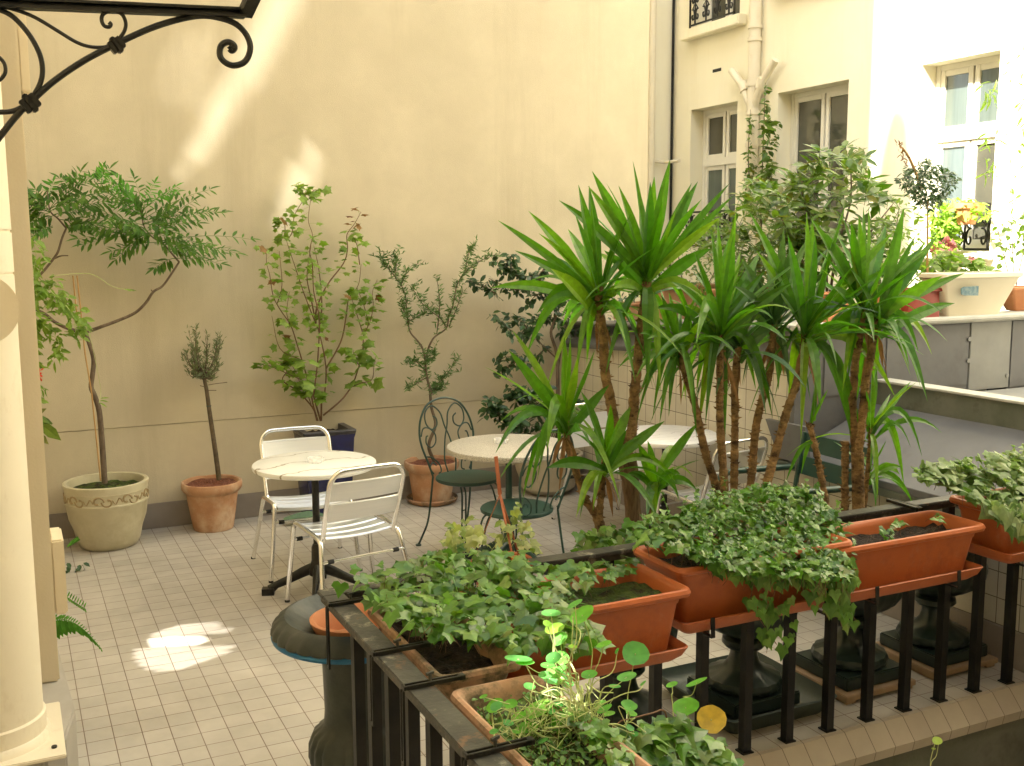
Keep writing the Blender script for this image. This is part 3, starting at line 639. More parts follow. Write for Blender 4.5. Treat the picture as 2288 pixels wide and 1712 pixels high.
window_box('terracotta plastic window box at the right edge filled with broad ivy', 3.38, -1.365, .88, .72, .28, .18, clips=(-.25,.1))
window_box('old weathered clay window box under the broad leaf ivy at the railing corner', .815, -1.535, .822, .56, .235, .19, R(90), 'terra_old', clips=(), tray=False)
window_box('old stained clay window box holding the nasturtiums nearest the viewer', .81, -2.19, .822, .62, .235, .19, R(90), 'terra_old', 'moss', clips=(), tray=False)
# clamps on the side rail
for i, (x, y, lb) in enumerate(((745,1348,'black metal clamp over the side rail nearest the railing corner'),(880,1450,'black metal clamp over the side rail beside the broad leaf ivy'),(950,1525,'black metal clamp over the side rail between the two clay boxes'),(1110,1670,'black metal clamp with wing nut over the side rail at the bottom edge'))):
    p = atz(x, y, RZ+.008); t = thing('rail_clamp', lb, 'clamp', (.60, p.y, RZ), 0, 'black clamps over the side rail')
    b = MB(); b.box(-.006, .13, -.010, -.003, .001, .011); b.box(-.006, .13, .004, .010, .001, .011); b.box(.125, .14, -.010, .010, -.0, .011); b.box(-.012, -.0055, -.010, .010, .001, .011)
    b.build('slotted_arm', M['iron'], t, bevel=.001)
    b = MB(); b.box(-.016, -.010, -.010, -.004, -.17, .0); b.box(-.016, -.010, .004, .010, -.17, .0); b.box(-.016, -.010, -.01, .01, -.18, -.17); b.build('slotted_leg', M['iron'], t, bevel=.001)
    b = MB(); b.tube([(.055,0,.004),(.055,0,.026)], .004, 8); b.obox(V(.055,0,.028), V(.010,.004,0), V(-.001,.003,0), V(0,0,.003)); b.build('wing_nut', M['railpaint'], t)
p = aty(2010,1108,-1.14); t = thing('rail_clamp', 'dark clamp across the top rail above the seedling box', 'clamp', (p.x, -1.14, RZ))
b = MB(); b.box(-.008,.008,-.09,.06,.001,.012); b.box(.012,.02,-.09,.06,.001,.012); b.box(-.008,.02,-.10,-.09,-.03,.012); b.build('slotted_arm', M['iron'], t, bevel=.001)

# ============================================================ POTS ALONG THE WALL
def dep(p): return (Vector(p)-CAM).dot(_f)
def potfit(bx, by, bh, rx, ry, rh):
    p = atz(bx, by, 0); rb = bh*dep(p)/FPX; d = V(p.x-CX, p.y-CY, 0).normalized(); c = p + d*rb
    rr = rh*dep(c)/FPX; H = aty(rx, ry, c.y).z
    return c, H, rr, rb
def pot_parts(t, H, rr, rb, body, soil, kind, sdep=.03):
    if kind == 'terra':
        pr = [(rb*.97,0),(rb,.006),(rb*1.03,.02),(rr*.83,H-.10),(rr*.84,H-.075),(rr*.93,H-.062),(rr*.99,H-.045),(rr,H-.02),(rr*.985,H-.004),(rr*.955,H),(rr*.90,H-.004),(rr*.87,H-.03),(rr*.84,H-.09)]
    elif kind == 'glazed':
        pr = [(rb*.93,0),(rb,.008),(rb*1.12,.04),(rr*.80,H*.28),(rr*.90,H*.45),(rr*.955,H*.66),(rr*.985,H*.69),(rr*.985,H*.715),(rr*.96,H*.725),(rr*.96,H*.86),(rr*.975,H*.875),(rr*.97,H*.90),(rr*1.0,H*.965),(rr*.995,H*.99),(rr*.955,H),(rr*.90,H*.99),(rr*.875,H*.93),(rr*.86,H*.8)]
    else:
        pr = [(rb*.9,0),(rb,.01),(rb*1.35,.05),(rr*.80,H*.33),(rr*.92,H*.60),(rr*.965,H*.86),(rr*.98,H*.9),(rr*1.0,H*.93),(rr,H*.98),(rr*.97,H),(rr*.92,H*.99),(rr*.89,H*.9)]
    b = MB(); b.lathe(pr, 48); b.build('pot', M[body], t, smooth=True)
    b = MB(); rs = pr[-1][0]+.004
    vs = [(0,0,H-sdep)]; rings = 7
    for i in range(1, rings+1):
        for k in range(28):
            a = 2*math.pi*k/28; r = rs*i/rings; vs.append((r*math.cos(a), r*math.sin(a), H-sdep+rnd(-.008,.008)))
    fs = [(0, 1+k, 1+(k+1) % 28) for k in range(28)]
    for i in range(rings-1):
        for k in range(28): a = 1+i*28; fs.append((a+k, a+28+k, a+28+(k+1) % 28, a+(k+1) % 28))
    b.add(vs, fs); b.build('soil', M[soil], t, smooth=False)

def polyl(pts, y, jit=.0, zf=None): # pixel polyline on plane y (with wander in depth)
    out = []; off = 0
    for i, (px, py) in enumerate(pts):
        out.append(aty(px, py, y+off)); off += rnd(-jit, jit)
    return out

# --- tree 1: pinnate leaved tree in the cream relief pot
c, H, rr, rb = potfit(243,1225,60, 238,1066,95)
c = c + V(0, 2.745-c.y, 0); rr = min(rr, .25)
yT = c.y
t1 = thing('potted_tree', 'small tree with feathery pinnate leaves in the cream pot with scroll relief', 'potted tree', (c.x, c.y, 0))
pot_parts(t1, H, rr, rb, 'cream_glaze', 'moss', 'glazed', .05)
b = MB(); n = 9
for k in range(n):      # scroll relief band
    a0 = 2*math.pi*k/n; zc = H*.79; r0 = rr*.965
    for s in (1,-1):
        pts = []
        for i in range(16):
            u = i/15; ph = u*4.9; rad = .042*(1-u*.75)
            da = s*(.035 + .0 + rad*math.cos(ph)*1.0)/r0*.9 + s*.10; zz = zc + s*rad*math.sin(ph)*.9
            pts.append(V(r0*math.cos(a0+da), r0*math.sin(a0+da), zz))
        b.tube(pts, taper(.005,.0075,16), 5)
    b.tube([V(r0*math.cos(a0+u), r0*math.sin(a0+u), zc+.018*math.sin(u*30)) for u in (-.12,-.08,-.04,0,.04,.08,.12)], .004, 5)
b.build('relief', surf('relief_brown', (.30,.22,.11),(.40,.31,.17),8,.4,.1), t1, smooth=True)
Z2 = zm(0,350,3.31); Z3 = zm(0,800,3.31)
tr = [Z3(775,925),Z3(757,650),Z3(735,400),Z3(700,280),Z3(674,215),Z3(685,120),Z2(692,1500),Z2(660,1380),Z2(628,1300)]
def loc(pts, t): o = Vector(t.location); return [Vector(p)-o for p in pts]
P = spl(loc(polyl(tr, yT), t1), 4); b = MB(); b.tube(P, taper(.018,.0125,len(P)), 10); b.build('trunk', M['bark'], t1, smooth=True)
RB = [Z2(628,1300),Z2(690,1280),Z2(760,1255),Z2(880,1210),Z2(1000,1155),Z2(1080,1080),Z2(1135,1000),Z2(1200,960),Z2(1260,880),Z2(1325,780)]
LB = [Z2(628,1308),Z2(600,1300),Z2(480,1262),Z2(400,1220),Z2(340,1170),Z2(200,1085),Z2(190,1000),Z2(230,940),Z2(320,850),Z2(400,750),Z2(430,700),Z2(460,600),Z2(490,530)]
for L, r0, r1 in ((RB,.0115,.006),(LB,.0115,.006),([Z2(1325,780),Z2(1210,650),Z2(1120,590),Z2(1060,500),Z2(1040,330)],.006,.003),([Z2(490,530),Z2(430,460),Z2(370,400),Z2(350,250)],.006,.003),([Z2(400,755),Z2(450,735),Z2(505,733)],.006,.003),([Z2(1135,1010),Z2(1118,985)],.004,.003)):
    P = spl(loc(polyl(L, yT, .03), t1), 4); b = MB(); b.tube(P, taper(r0, r1, len(P)), 7); b.build('branch', M['bark'], t1, smooth=True)
b = MB()
for L in ([(172,616),(180,690),(190,790),(205,880),(225,1075)],[(163,616),(170,690),(186,750)]):
    P = loc(polyl(L, yT-.03), t1); b.tube(P, .0045, 6)
b.build('cane_stake', M['bamboo'], t1, smooth=True)
def frond(b, a, e, w=30, n=10, sag=.10, jit=0.06):
    ya = yT+rnd(-jit,jit); A = aty(*a, ya); E = aty(*e, ya+rnd(-.16,.10)); 
    o = Vector(t1.location); A -= o; E -= o; mid = (A+E)/2 + V(0,0,(E-A).length*sag)
    pts = [A*(1-t)**2+mid*2*t*(1-t)+E*t*t for t in [i/n for i in range(n+1)]]
    b.tube(pts, taper(.0022,.0008,len(pts)), 4)
    d = (E-A).normalized(); side = d.cross(V(0,-.75,.66)).normalized()
    for i in range(2, n+1):
        t = i/n; s = w*.0027*(1-.35*abs(t-.45)*1.6)
        for sg in (-1, 1):
            tip = (side*sg*rnd(.75,1.1) + d*.65 + rvec(.25) + V(0,0,-.15)).normalized(); put(b, PIN, pts[i]+rvec(.004), tip, V(0,-.35,.95)+rvec(.55), s*rnd(.7,1.2))
    put(b, NARROW, pts[-1], d, V(0,-.5,.8), w*.0026)
dk = [((338,528),(188,546)),((345,530),(465,472)),((352,540),(560,535)),((362,548),(528,566)),((385,578),(492,590)),((385,578),(345,600)),((350,542),(250,562)),((318,500),(495,474)),((318,492),(468,424)),((330,515),(440,500)),((320,503),(245,500)),((322,510),(200,488)),((330,520),(400,540)),((345,545),(420,560)),
      ((112,471),(55,430)),((112,475),(56,462)),((112,468),(200,398)),((115,465),(225,432)),((112,475),(60,500)),((120,480),(205,470)),((148,510),(195,500)),((118,508),(58,538)),((112,466),(150,420)),((112,472),(170,452)),((105,470),(57,480)),((118,470),(190,440)),((130,490),(196,510)),((325,500),(300,455)),((330,510),(380,470)),((335,520),(300,540)),((190,440),(135,400)),((210,445),(265,412)),((370,555),(450,575)),((340,530),(300,510)),((320,500),(390,520)),((130,480),(240,455)),((148,505),(215,505))]
dk += [((310,480),(215,420)),((300,500),(180,470)),((320,490),(270,430)),((130,470),(180,385)),((350,540),(460,545)),((370,560),(510,560)),((330,525),(260,580)),((110,475),(80,425)),((125,480),(70,510)),((338,520),(300,400)),((345,520),(430,450)),((200,430),(245,378)),((335,530),(210,515))]
lt = [((316,472),(392,418)),((312,462),(255,425)),((316,475),(345,410)),((318,480),(250,455)),((310,470),(262,400)),((225,420),(232,375)),((225,400),(160,398)),((108,440),(118,408)),((300,450),(222,390)),((340,450),(395,430))]
b = MB(); [frond(b, *f_) for f_ in dk for _ in (0,)]; [frond(b, (a[0]+rnd(-6,6), a[1]+rnd(-5,5)), (e[0]+rnd(-18,14), e[1]+rnd(-14,14)), jit=.12) for a, e in dk[::7]]; b.build('foliage', M['pinnate'], t1)
b = MB(); [frond(b, *f_, w=24) for f_ in lt]; b.build('foliage', M['pinnate_l'], t1)

# --- tree 2: little olive standard
c, H, rr, rb = potfit(478,1191,44, 479,1073,66)
t2 = thing('potted_tree', 'small sparse olive standard in the stained terracotta pot with bark chips', 'potted tree', (c.x, c.y, 0)); yO = c.y
pot_parts(t2, H, rr, rb, 'terra', 'chips', 'terra', .022)
tr = [Z3(1620,900),Z3(1605,780),Z3(1580,600),Z3(1550,400),Z3(1530,250),Z3(1515,170),Z3(1508,100)]
P = spl(loc(polyl(tr, yO), t2), 4); b = MB(); b.tube(P, taper(.017,.011,len(P)), 9); b.build('trunk', M['bark_green'], t2, smooth=True)
b = MB(); p = Vector(P[len(P)//2+1]); b.tube([p+V(.014*math.cos(a), .014*math.sin(a), .002) for a in [i*.6 for i in range(11)]], .003, 5); b.build('green_tie', M['green_metal'], t2)
bt = MB(); bl = MB(); top = P[-1]
for i in range(34):
    ex = rnd(396,510); ey = rnd(722,850); ex = 455+(ex-455)*(1.05-(ey-722)/260)
    e = aty(ex, ey, yO+rnd(-.16,.16)) - Vector(t2.location); mid = top.lerp(e, .5)+V((e.x-top.x)*.22, 0, -.03)+rvec(.015)
    pts = spl([top+V(0,0,-rnd(0,.06)), mid, e], 5); bt.tube(pts, taper(.0045,.0012,len(pts)), 4)
    for k, q in enumerate(pts[4:]):
        if rnd(0,1) < .35: bt.tube([q, q+V(rnd(-.03,.03), rnd(-.02,.02), rnd(.01,.04))], .001, 3)
        if k > 0 or rnd(0,1) < .4:
            for _ in range(3): put(bl, NARROW, q+rvec(.014), V(rnd(-1,1), rnd(-1,1), rnd(.2,1.2)), rvec(), rnd(.026,.046))
bt.build('twigs', M['bark'], t2); bl.build('foliage', M['olive'], t2)
for L in ([Z3(1540,200),Z3(1600,190),Z3(1680,180)],[Z3(1520,215),Z3(1480,205)],[Z3(1540,240),Z3(1600,240)]): bt2 = MB(); bt2.tube(spl(loc(polyl(L, yO, .02), t2), 3), .0025, 4); bt2.build('twigs', M['bark'], t2)

# --- tree 3: lobed leaf shrub in the square blue pot
q = atz(786,1150,0); W2 = .168; ctr = V(q.x-W2*.86, q.y+W2*.86, 0); Hb = aty(798,957,q.y).z
t3 = thing('potted_shrub', 'tall many stemmed shrub with lobed leaves in the square dark blue glazed pot', 'potted shrub', (ctr.x, ctr.y, 0)); yM = ctr.y
b = MB(); k = W2*.86
loft(b, [(rrect(2*k,2*k,.012),0),(rrect(2*W2*1.02,2*W2*1.02,.012),Hb*.9),(rrect(2*W2*1.07,2*W2*1.07,.012),Hb-.03)]); b.build('pot', M['blue_glaze'], t3, smooth=True)
b = MB(); loft(b, [(rrect(2*W2*1.07,2*W2*1.07,.012),Hb-.029),(rrect(2*W2*1.1,2*W2*1.1,.012),Hb-.006),(rrect(2*W2*1.08,2*W2*1.08,.012),Hb),(rrect(2*W2*.84,2*W2*.84,.012),Hb),(rrect(2*W2*.82,2*W2*.82,.012),Hb-.06)], False); b.build('rim', M['pot_rim_dark'], t3, smooth=True)
b = MB(); lumpy(b, 2*W2*.86, 2*W2*.86, Hb-.04); b.build('soil', M['soil'], t3)
Z5 = zm(550,380,3.31); Z6 = zm(550,850,3.31)
ST = [
 [Z6(530,300),Z6(490,200),Z6(380,80),Z6(270,0),Z5(300,1480),Z5(220,1420),Z5(150,1440)],
 [Z6(525,300),Z6(495,180),Z5(480,1655),Z5(440,1500),Z5(380,1300),Z5(330,1150),Z5(250,1030),Z5(200,930),Z5(175,780),Z5(150,680),Z5(155,580)],
 [Z6(555,300),Z6(560,100),Z5(580,1655),Z5(590,1450),Z5(540,1200),Z5(520,1150),Z5(430,920),Z5(390,800),Z5(350,680),Z5(310,560),Z5(290,490)],
 [Z6(550,300),Z6(500,120),Z5(500,1655),Z5(530,1400),Z5(540,1100),Z5(500,900),Z5(490,700),Z5(470,600),Z5(490,480),Z5(460,370),Z5(480,200)],
 [Z5(590,1470),Z5(700,1270),Z5(740,1080),Z5(760,950),Z5(830,850),Z5(850,700)],
 [Z5(510,1100),Z5(530,1000),Z5(600,850),Z5(720,690),Z5(750,580),Z5(745,480),Z5(800,400),Z5(850,310)],
 [Z6(570,260),Z6(700,150),Z6(770,60),Z5(810,1530),Z5(860,1350),Z5(870,1230),Z5(920,1110),Z5(940,1000),Z5(935,900),Z5(970,810)],
 [Z5(500,1590),Z5(380,1540),Z5(200,1460),Z5(130,1430)],
 [Z6(780,50),Z6(850,20),Z5(930,1550),Z5(945,1450),Z5(960,1380)],
 [Z5(870,1230),Z5(810,1040),Z5(780,950)],[Z5(910,1150),Z5(870,1000),Z5(820,870)],
 [Z5(400,1400),Z5(250,1320),Z5(190,1080)],[Z5(320,1130),Z5(300,1050),Z5(320,900)],[Z5(230,990),Z5(265,850),Z5(245,600)],
 [Z5(300,520),Z5(340,460),Z5(360,330),Z5(440,190),Z5(425,130)],[Z5(480,220),Z5(500,150),Z5(560,160)],[Z5(440,200),Z5(400,130),Z5(385,100)],[Z6(480,180),Z6(440,60),Z5(430,1655),Z5(360,1480),Z5(300,1400)],
 [Z5(540,1200),Z5(560,1000),Z5(540,750),Z5(500,560)],[Z5(520,1150),Z5(480,950),Z5(450,780),Z5(480,560)],[Z5(290,500),Z5(285,400),Z5(270,350)],[Z5(830,1440),Z5(800,1380),Z5(790,1330)],[Z5(840,700),Z5(820,560),Z5(780,470)]]
bl = MB(); ba = MB()
for L in ST:
    P = spl(loc(polyl(L, yM-.02, .045), t3), 5); L0 = (P[0]-P[-1]).length; b = MB(); b.tube(P, taper(.0062 if L0 > .5 else .0035, .0014, len(P)), 6); b.build('stem', M['stem_brown'], t3, smooth=True)
    for i, q in enumerate(P):
        gz = q.z+0
        if gz < Hb+.22 or (gz < Hb+.42 and rnd(0,1) < .45): continue
        u = i/len(P)
        for _ in range(2 if rnd(0,1) < .22 else (1 if rnd(0,1) < .85 else 0)):
            d = V(rnd(-1,1), rnd(-.9,.5), rnd(-.3,.5)).normalized(); s = rnd(.032,.070)*(1.25 if gz < 1.2 else .95); p1 = q + d*rnd(.02,.06)
            aut = (L is ST[5] and u > .8) or rnd(0,1) < .03
            bl.tube([q, p1], .0007, 3)
            put(ba if aut else bl, MAPLE, p1, V(d.x, d.y*.6, rnd(-.5,.25)), V(rnd(-.6,.6), rnd(-.6,.4), rnd(.3,1)), s)
bl.build('foliage', M['maple'], t3); ba.build('foliage', M['autumn'], t3)

# --- tree 4: narrow leaved shrub in the terracotta pot with saucer
c, H, rr, rb = potfit(966,1131,42, 966,1028,61)
t4 = thing('potted_shrub', 'twisting shrub with narrow grey green leaves in the terracotta pot with a saucer', 'potted shrub', (c.x, c.y, 0)); yW = c.y
pot_parts(t4, H, rr, rb, 'terra', 'chips', 'terra', .025)
b = MB(); b.lathe([(rb*1.15,0),(rb*1.32,.012),(rb*1.40,.035),(rb*1.36,.04),(rb*1.25,.02),(rb*.9,.018)], 40); b.build('saucer', M['terra_old'], t4, smooth=True)
ST = [[Z6(1390,600),Z6(1350,480),Z6(1400,330),Z6(1370,200),Z6(1360,60),Z5(1370,1655),Z5(1330,1500),Z5(1325,1400),Z5(1300,1310),Z5(1260,1255),Z5(1210,1190),Z5(1190,1060),Z5(1170,900),Z5(1100,790),Z5(1030,700),Z5(1000,640)],
 [Z5(1330,1420),Z5(1345,1330),Z5(1370,1270),Z5(1400,1230),Z5(1480,1170),Z5(1500,1080),Z5(1530,1000),Z5(1560,850),Z5(1620,760),Z5(1720,680),Z5(1860,620)],
 [Z5(1480,1170),Z5(1440,1100),Z5(1360,1040),Z5(1280,960),Z5(1230,870)],[Z5(1200,1120),Z5(1270,1080),Z5(1340,1050)],[Z5(1410,1215),Z5(1430,1000),Z5(1410,780)],[Z5(1500,1160),Z5(1550,1040),Z5(1600,900)],
 [Z5(1375,1640),Z5(1430,1570),Z5(1490,1500),Z5(1560,1400)],[Z5(1340,1530),Z5(1240,1590),Z5(1190,1620)],[Z5(1335,1500),Z5(1260,1420),Z5(1210,1440)],[Z5(1150,840),Z5(1190,760),Z5(1270,690)],[Z5(1620,760),Z5(1640,640),Z5(1670,560)],[Z5(1100,790),Z5(1110,700),Z5(1100,630)],[Z5(1340,1420),Z5(1390,1380),Z5(1380,1340)],[Z5(1370,1640),Z5(1420,1620),Z5(1460,1600)],[Z5(1190,1080),Z5(1160,1030),Z5(1150,980)]]
bl = MB()
for j, L in enumerate(ST):
    P = spl(loc(polyl(L, yW, .03), t4), 5); b = MB(); b.tube(P, taper(.013 if j == 0 else (.008 if j == 1 else .004), .002, len(P)), 7); b.build('stem', M['bark'], t4, smooth=True)
    for i, q in enumerate(P):
        u = i/len(P)
        if (j == 0 and (u < .30 or .50 < u < .66)) or (j == 1 and u < .45) : continue
        for _ in range(7 if u > .4 or j > 5 else 4):
            d = V(rnd(-1,1), rnd(-1,.6), rnd(-.4,1.1)); put(bl, NARROW, q+rvec(.012), d, rvec()+V(0,-.4,.6), rnd(.028,.05))
        if rnd(0,1) < .4 and u > .3:
            d = V(rnd(-1,1), rnd(-.6,.6), rnd(0,1)).normalized()*rnd(.05,.10); bl.tube([q, q+d], .0009, 3)
            for k in range(9): put(bl, NARROW, q+d*(.2+k/10), V(rnd(-1,1), rnd(-1,1), rnd(-.2,1)), rvec()+V(0,-.4,.6), rnd(.026,.046))
bl.build('foliage', M['willow'], t4)

# --- shrub 5: dark leaved shrub in the large pale bowl
c, H, rr, rb = potfit(1224,1110,46, 1238,1008,78)
t5 = thing('potted_shrub', 'dark glossy leaved shrub and trailing vine in the large pale round pot near the corner', 'potted shrub', (c.x, c.y, 0)); yD = c.y
pot_parts(t5, H, rr, rb, 'stone_pot', 'soil', 'bowl', .03)
Z7 = zm(1050,350,3.31); Z8 = zm(1050,850,3.31)
ST = [[Z8(640,560),Z8(650,350),Z7(650,1655),Z7(640,1450),Z7(600,1300),Z7(640,1150),Z7(600,1000),Z7(500,900),Z7(350,880),Z7(230,830),Z7(200,770)],
 [Z7(650,1600),Z7(680,1400),Z7(720,1250),Z7(760,1100),Z7(820,1050)],[Z7(650,1500),Z7(540,1400),Z7(450,1300),Z7(370,1330),Z7(260,1250),Z7(180,1180)],[Z7(450,1300),Z7(380,1220),Z7(300,1180)],[Z7(560,1420),Z7(450,1500),Z7(300,1480),Z7(200,1500)],[Z7(380,1480),Z7(280,1560),Z7(200,1600)],
 [Z7(500,900),Z7(420,980),Z7(280,970),Z7(140,900)],[Z7(600,1000),Z7(500,1020),Z7(420,1100)],[Z7(620,1100),Z7(700,1030),Z7(780,980)],[Z7(350,880),Z7(300,800),Z7(310,740)],[Z7(760,1100),Z7(880,1160),Z7(940,1200)],[Z7(700,1300),Z7(830,1310),Z7(870,1400)],[Z7(500,900),Z7(560,820),Z7(640,790)],[Z7(640,1200),Z7(540,1180),Z7(490,1210)],[Z7(200,1020),Z7(100,960),Z7(0,920)]]
bl = MB()
for j, L in enumerate(ST):
    P = spl(loc(polyl(L, yD+.05, .04), t5), 5); b = MB(); b.tube(P, taper(.017 if j == 0 else .006, .002, len(P)), 7); b.build('stem', M['bark'], t5, smooth=True)
    for i, q in enumerate(P):
        u = i/len(P)
        if j == 0 and u < .45: continue
        if j in (1,2) and u < .3: continue
        for _ in range(5): put(bl, ELL if rnd(0,1) < .6 else WIDE, q+rvec(.03), V(rnd(-1,1), rnd(-1,.4), rnd(-1,.5)), rvec(.6)+V(0,-.5,.8), rnd(.04,.072))
bl.build('foliage', M['dark_leaf'], t5)
ST = [[Z8(640,480),Z8(450,330),Z8(250,290),Z8(200,220),Z8(150,170),Z8(120,230)],[Z8(640,480),Z8(500,250),Z8(330,120),Z8(300,60)],[Z8(640,480),Z8(560,280),Z8(450,130),Z8(380,90)],[Z8(640,480),Z8(400,380),Z8(250,310)],[Z8(660,480),Z8(700,260),Z8(780,140)],[Z8(640,450),Z8(560,200),Z8(560,90)]]
bl = MB(); bs = MB()
for L in ST:
    P = spl(loc(polyl(L, yD-.1, .04), t5), 6); bs.tube(P, .0025, 5)
    for i, q in enumerate(P[5:]):
        for _ in range(6): put(bl, WIDE if rnd(0,1) < .5 else ELL, q+rvec(.04), V(rnd(-1,1), rnd(-1,.3), rnd(-.8,.6)), rvec(.5)+V(0,-.4,.9), rnd(.04,.085))
bs.build('stem', M['bark_green'], t5); bl.build('foliage', M['dark_leaf'], t5)

# ============================================================ URNS AND YUCCAS
def flute(z0, z1, n, amp):
    return lambda z, a: amp*abs(math.cos(a*n/2)) if z0 <= z <= z1 else 0
def urn_mesh(t, H=.70, s=1.0, body='urn', plinth=.16):
    b = MB(); b.box(-plinth, plinth, -plinth, plinth, 0, .055); b.build('plinth', M[body], t, bevel=.006)
    pr = [(.132,.056),(.148,.064),(.153,.080),(.146,.098),(.112,.113),(.080,.130),(.062,.155),(.053,.185),(.054,.208),(.076,.215),(.088,.230),(.085,.248),(.064,.258),(.072,.270),(.125,.290),(.172,.322),(.198,.362),(.204,.398),(.194,.430),(.168,.455),(.165,.475),(.185,.505),(.208,.515),(.21,.53),(.195,.535),(.175,.525),(.150,.49)]
    b = MB(); b.lathe(pr, 60, flute=lambda z, a: (.05*abs(math.cos(a*9))-.02 if .275 < z < .43 else (.05*abs(math.cos(a*8))-.02 if .06 < z < .12 else 0))); b.build('bowl', M[body], t, smooth=True)
    b = MB(); lumpy(b, .22, .22, .50); b.build('soil', M['soil'], t)
U = [(1.87,-.76),(2.40,-.82),(2.95,-.83),(3.45,-.82)]
lb = ['dark green fluted urn standing nearest the corner behind the mossy window box','dark green fluted urn standing in a shallow square tray','dark green fluted urn on a pale board under the seedling window box','dark green fluted urn on a board closest to the tiled parapet']
u0 = thing('garden_urn', lb[0], 'urn', (*U[0], 0), 0, 'dark green urns behind the railing'); urn_mesh(u0)
dup(u0, (*U[1], .035), 0, lb[1]); dup(u0, (*U[2], .04), 0, lb[2]); dup(u0, (*U[3], .04), 0, lb[3])
t = thing('tray', 'shallow dark green square tray on the tiles under an urn', 'tray', (2.42,-.80,0))
b = MB(); loft(b, [(rrect(.44,.44,.03),.0),(rrect(.50,.50,.03),.045),(rrect(.53,.53,.03),.075),(rrect(.52,.52,.03),.08),(rrect(.49,.49,.03),.05),(rrect(.43,.43,.03),.028)]); b.f.append(tuple(range(len(b.v)-20, len(b.v)))); b.m.append(0)
b.build('tray_shell', M['dark_tray'], t, smooth=True)
for i in (2, 3):
    t = thing('board', ['pale board under the urn below the seedling box','pale board under the urn closest to the parapet'][i-2], 'board', (*U[i], 0))
    b = MB(); b.box(-.19,.19,-.19,.19,.014,.038); b.build('panel', M['board'], t, bevel=.003)
    b = MB(); b.box(-.18,-.13,-.18,.18,0,.0135); b.box(.13,.18,-.18,.18,0,.0135); b.build('batten', M['board'], t)
ub = thing('garden_urn', 'large grey green urn with wide gadrooned lip and blue hose at the railing corner', 'urn', (.745,-.985,0))
b = MB(); b.lathe([(.15,0),(.15,.04),(.13,.055),(.09,.07),(.08,.10),(.085,.13),(.11,.145),(.12,.17),(.15,.20),(.166,.245),(.164,.29),(.148,.325),(.122,.345),(.113,.36),(.110,.40),(.114,.55),(.130,.61),(.17,.64),(.235,.652),(.262,.648),(.276,.660),(.274,.676),(.262,.694),(.244,.708),(.232,.712),(.224,.708),(.215,.698),(.17,.672),(.140,.662),(.134,.60),(.0,.60)], 120, flute=lambda z, a: (.028*abs(math.cos(a*15))-.015 if .655 < z < .695 else (.05*abs(math.cos(a*11))-.03 if .16 < z < .33 else 0))); b.build('bowl', M['urn_stone'], ub, smooth=True); ub.scale = (.93,.93,1); ub.location.x = .752
b = MB(); b.tube([V(.268*math.cos(a), .268*math.sin(a), .650) for a in [2*math.pi*k/60 for k in range(60)]], .010, 8, closed=True); o = b.build('garden_hose', M['hose'], smooth=True, loc=(0,0,0)); o.location = ub.location; o.scale = (.93,.93,1)
tag(o, 'blue hose wrapped around the lip of the large corner urn', 'hose')
tp = thing('pot', 'empty orange terracotta pot sunk in the large corner urn', 'pot', (.745,-.985,.575))
b = MB(); b.lathe([(.08,-.03),(.118,.08),(.130,.105),(.134,.118),(.124,.122),(.114,.11),(.10,.045),(.0,.04)], 44); b.build('shell', M['terra_new'], tp, smooth=True)
b = MB(); b.tube([(-.09,.0,.045),(.09,.0,.045)], .012, 6); b.build('cross_rib', M['terra_new'], tp)

def rosette(t, ctr, tips, y, extra=14, L=.40, w=.017, mat_='yucca', seed=1, down=6, bend=0):
    random.seed(seed); o = Vector(t.location); C = aty(*ctr, y); b = MB()
    for tp_ in tips:
        lift = 0
        if len(tp_) == 3: px, py, lift = tp_
        else: px, py = tp_
        T = aty(px, py, y); lat = (T-C).length; dz = math.sqrt(max(.0, L*L-lat*lat)) if lat < L else 0
        T = aty(px, py, y + rnd(-.75,.55)*dz)
        if lift == 0: lift = .02 if T.z > C.z else .16
        if lift == 9: lift = .30
        sword(b, C-o+rvec(.010)-V(0,0,(rnd(0,.03) if T.z > C.z+.12 else rnd(.03,.085))), T-o, w*rnd(.78,1.22), lift, side=V(rnd(-.5,.5), -1, .25))
    for i in range(int(extra*1.5)):
        a = rnd(0, 2*math.pi); el = rnd(-.35, 1.25); d = V(math.cos(a)*math.cos(el), math.sin(a)*math.cos(el), math.sin(el)); l = L*rnd(.55,1.0)
        sword(b, C-o+rvec(.010)-V(0,0,.05*(1.2-el)), C-o+d*l+V(rnd(-.03,.03),rnd(-.03,.03),-.04-.05*(el < .3)), w*rnd(.55,.95), .03+.10*(el < .5), side=V(0,0,1)+rvec(.4))
    for i in range(int(down*1.5)):
        a = rnd(0, 2*math.pi); d = V(math.cos(a)*.6, math.sin(a)*.6, rnd(-1.1,-.4)).normalized(); sword(b, C-o+V(0,0,-.04), C-o+d*L*rnd(.55,.95)+V(0,0,-.05), w*rnd(.75,1.05), rnd(.14,.24), side=V(0,0,1))
    b.build('leaf_rosette', M[mat_], t, smooth=False)
    if L > .34:
        b = MB()
        for i in range(rnd(2,5).__int__()):
            a = rnd(0, 2*math.pi); d = V(math.cos(a)*.35, math.sin(a)*.35, -1).normalized(); sword(b, C-o-V(0,0,.08), C-o-V(0,0,.06)+d*L*rnd(.3,.6), w*.5, .05, side=V(0,0,1)+rvec(.5))
        b.build('dry_leaf', M['dead'], t)
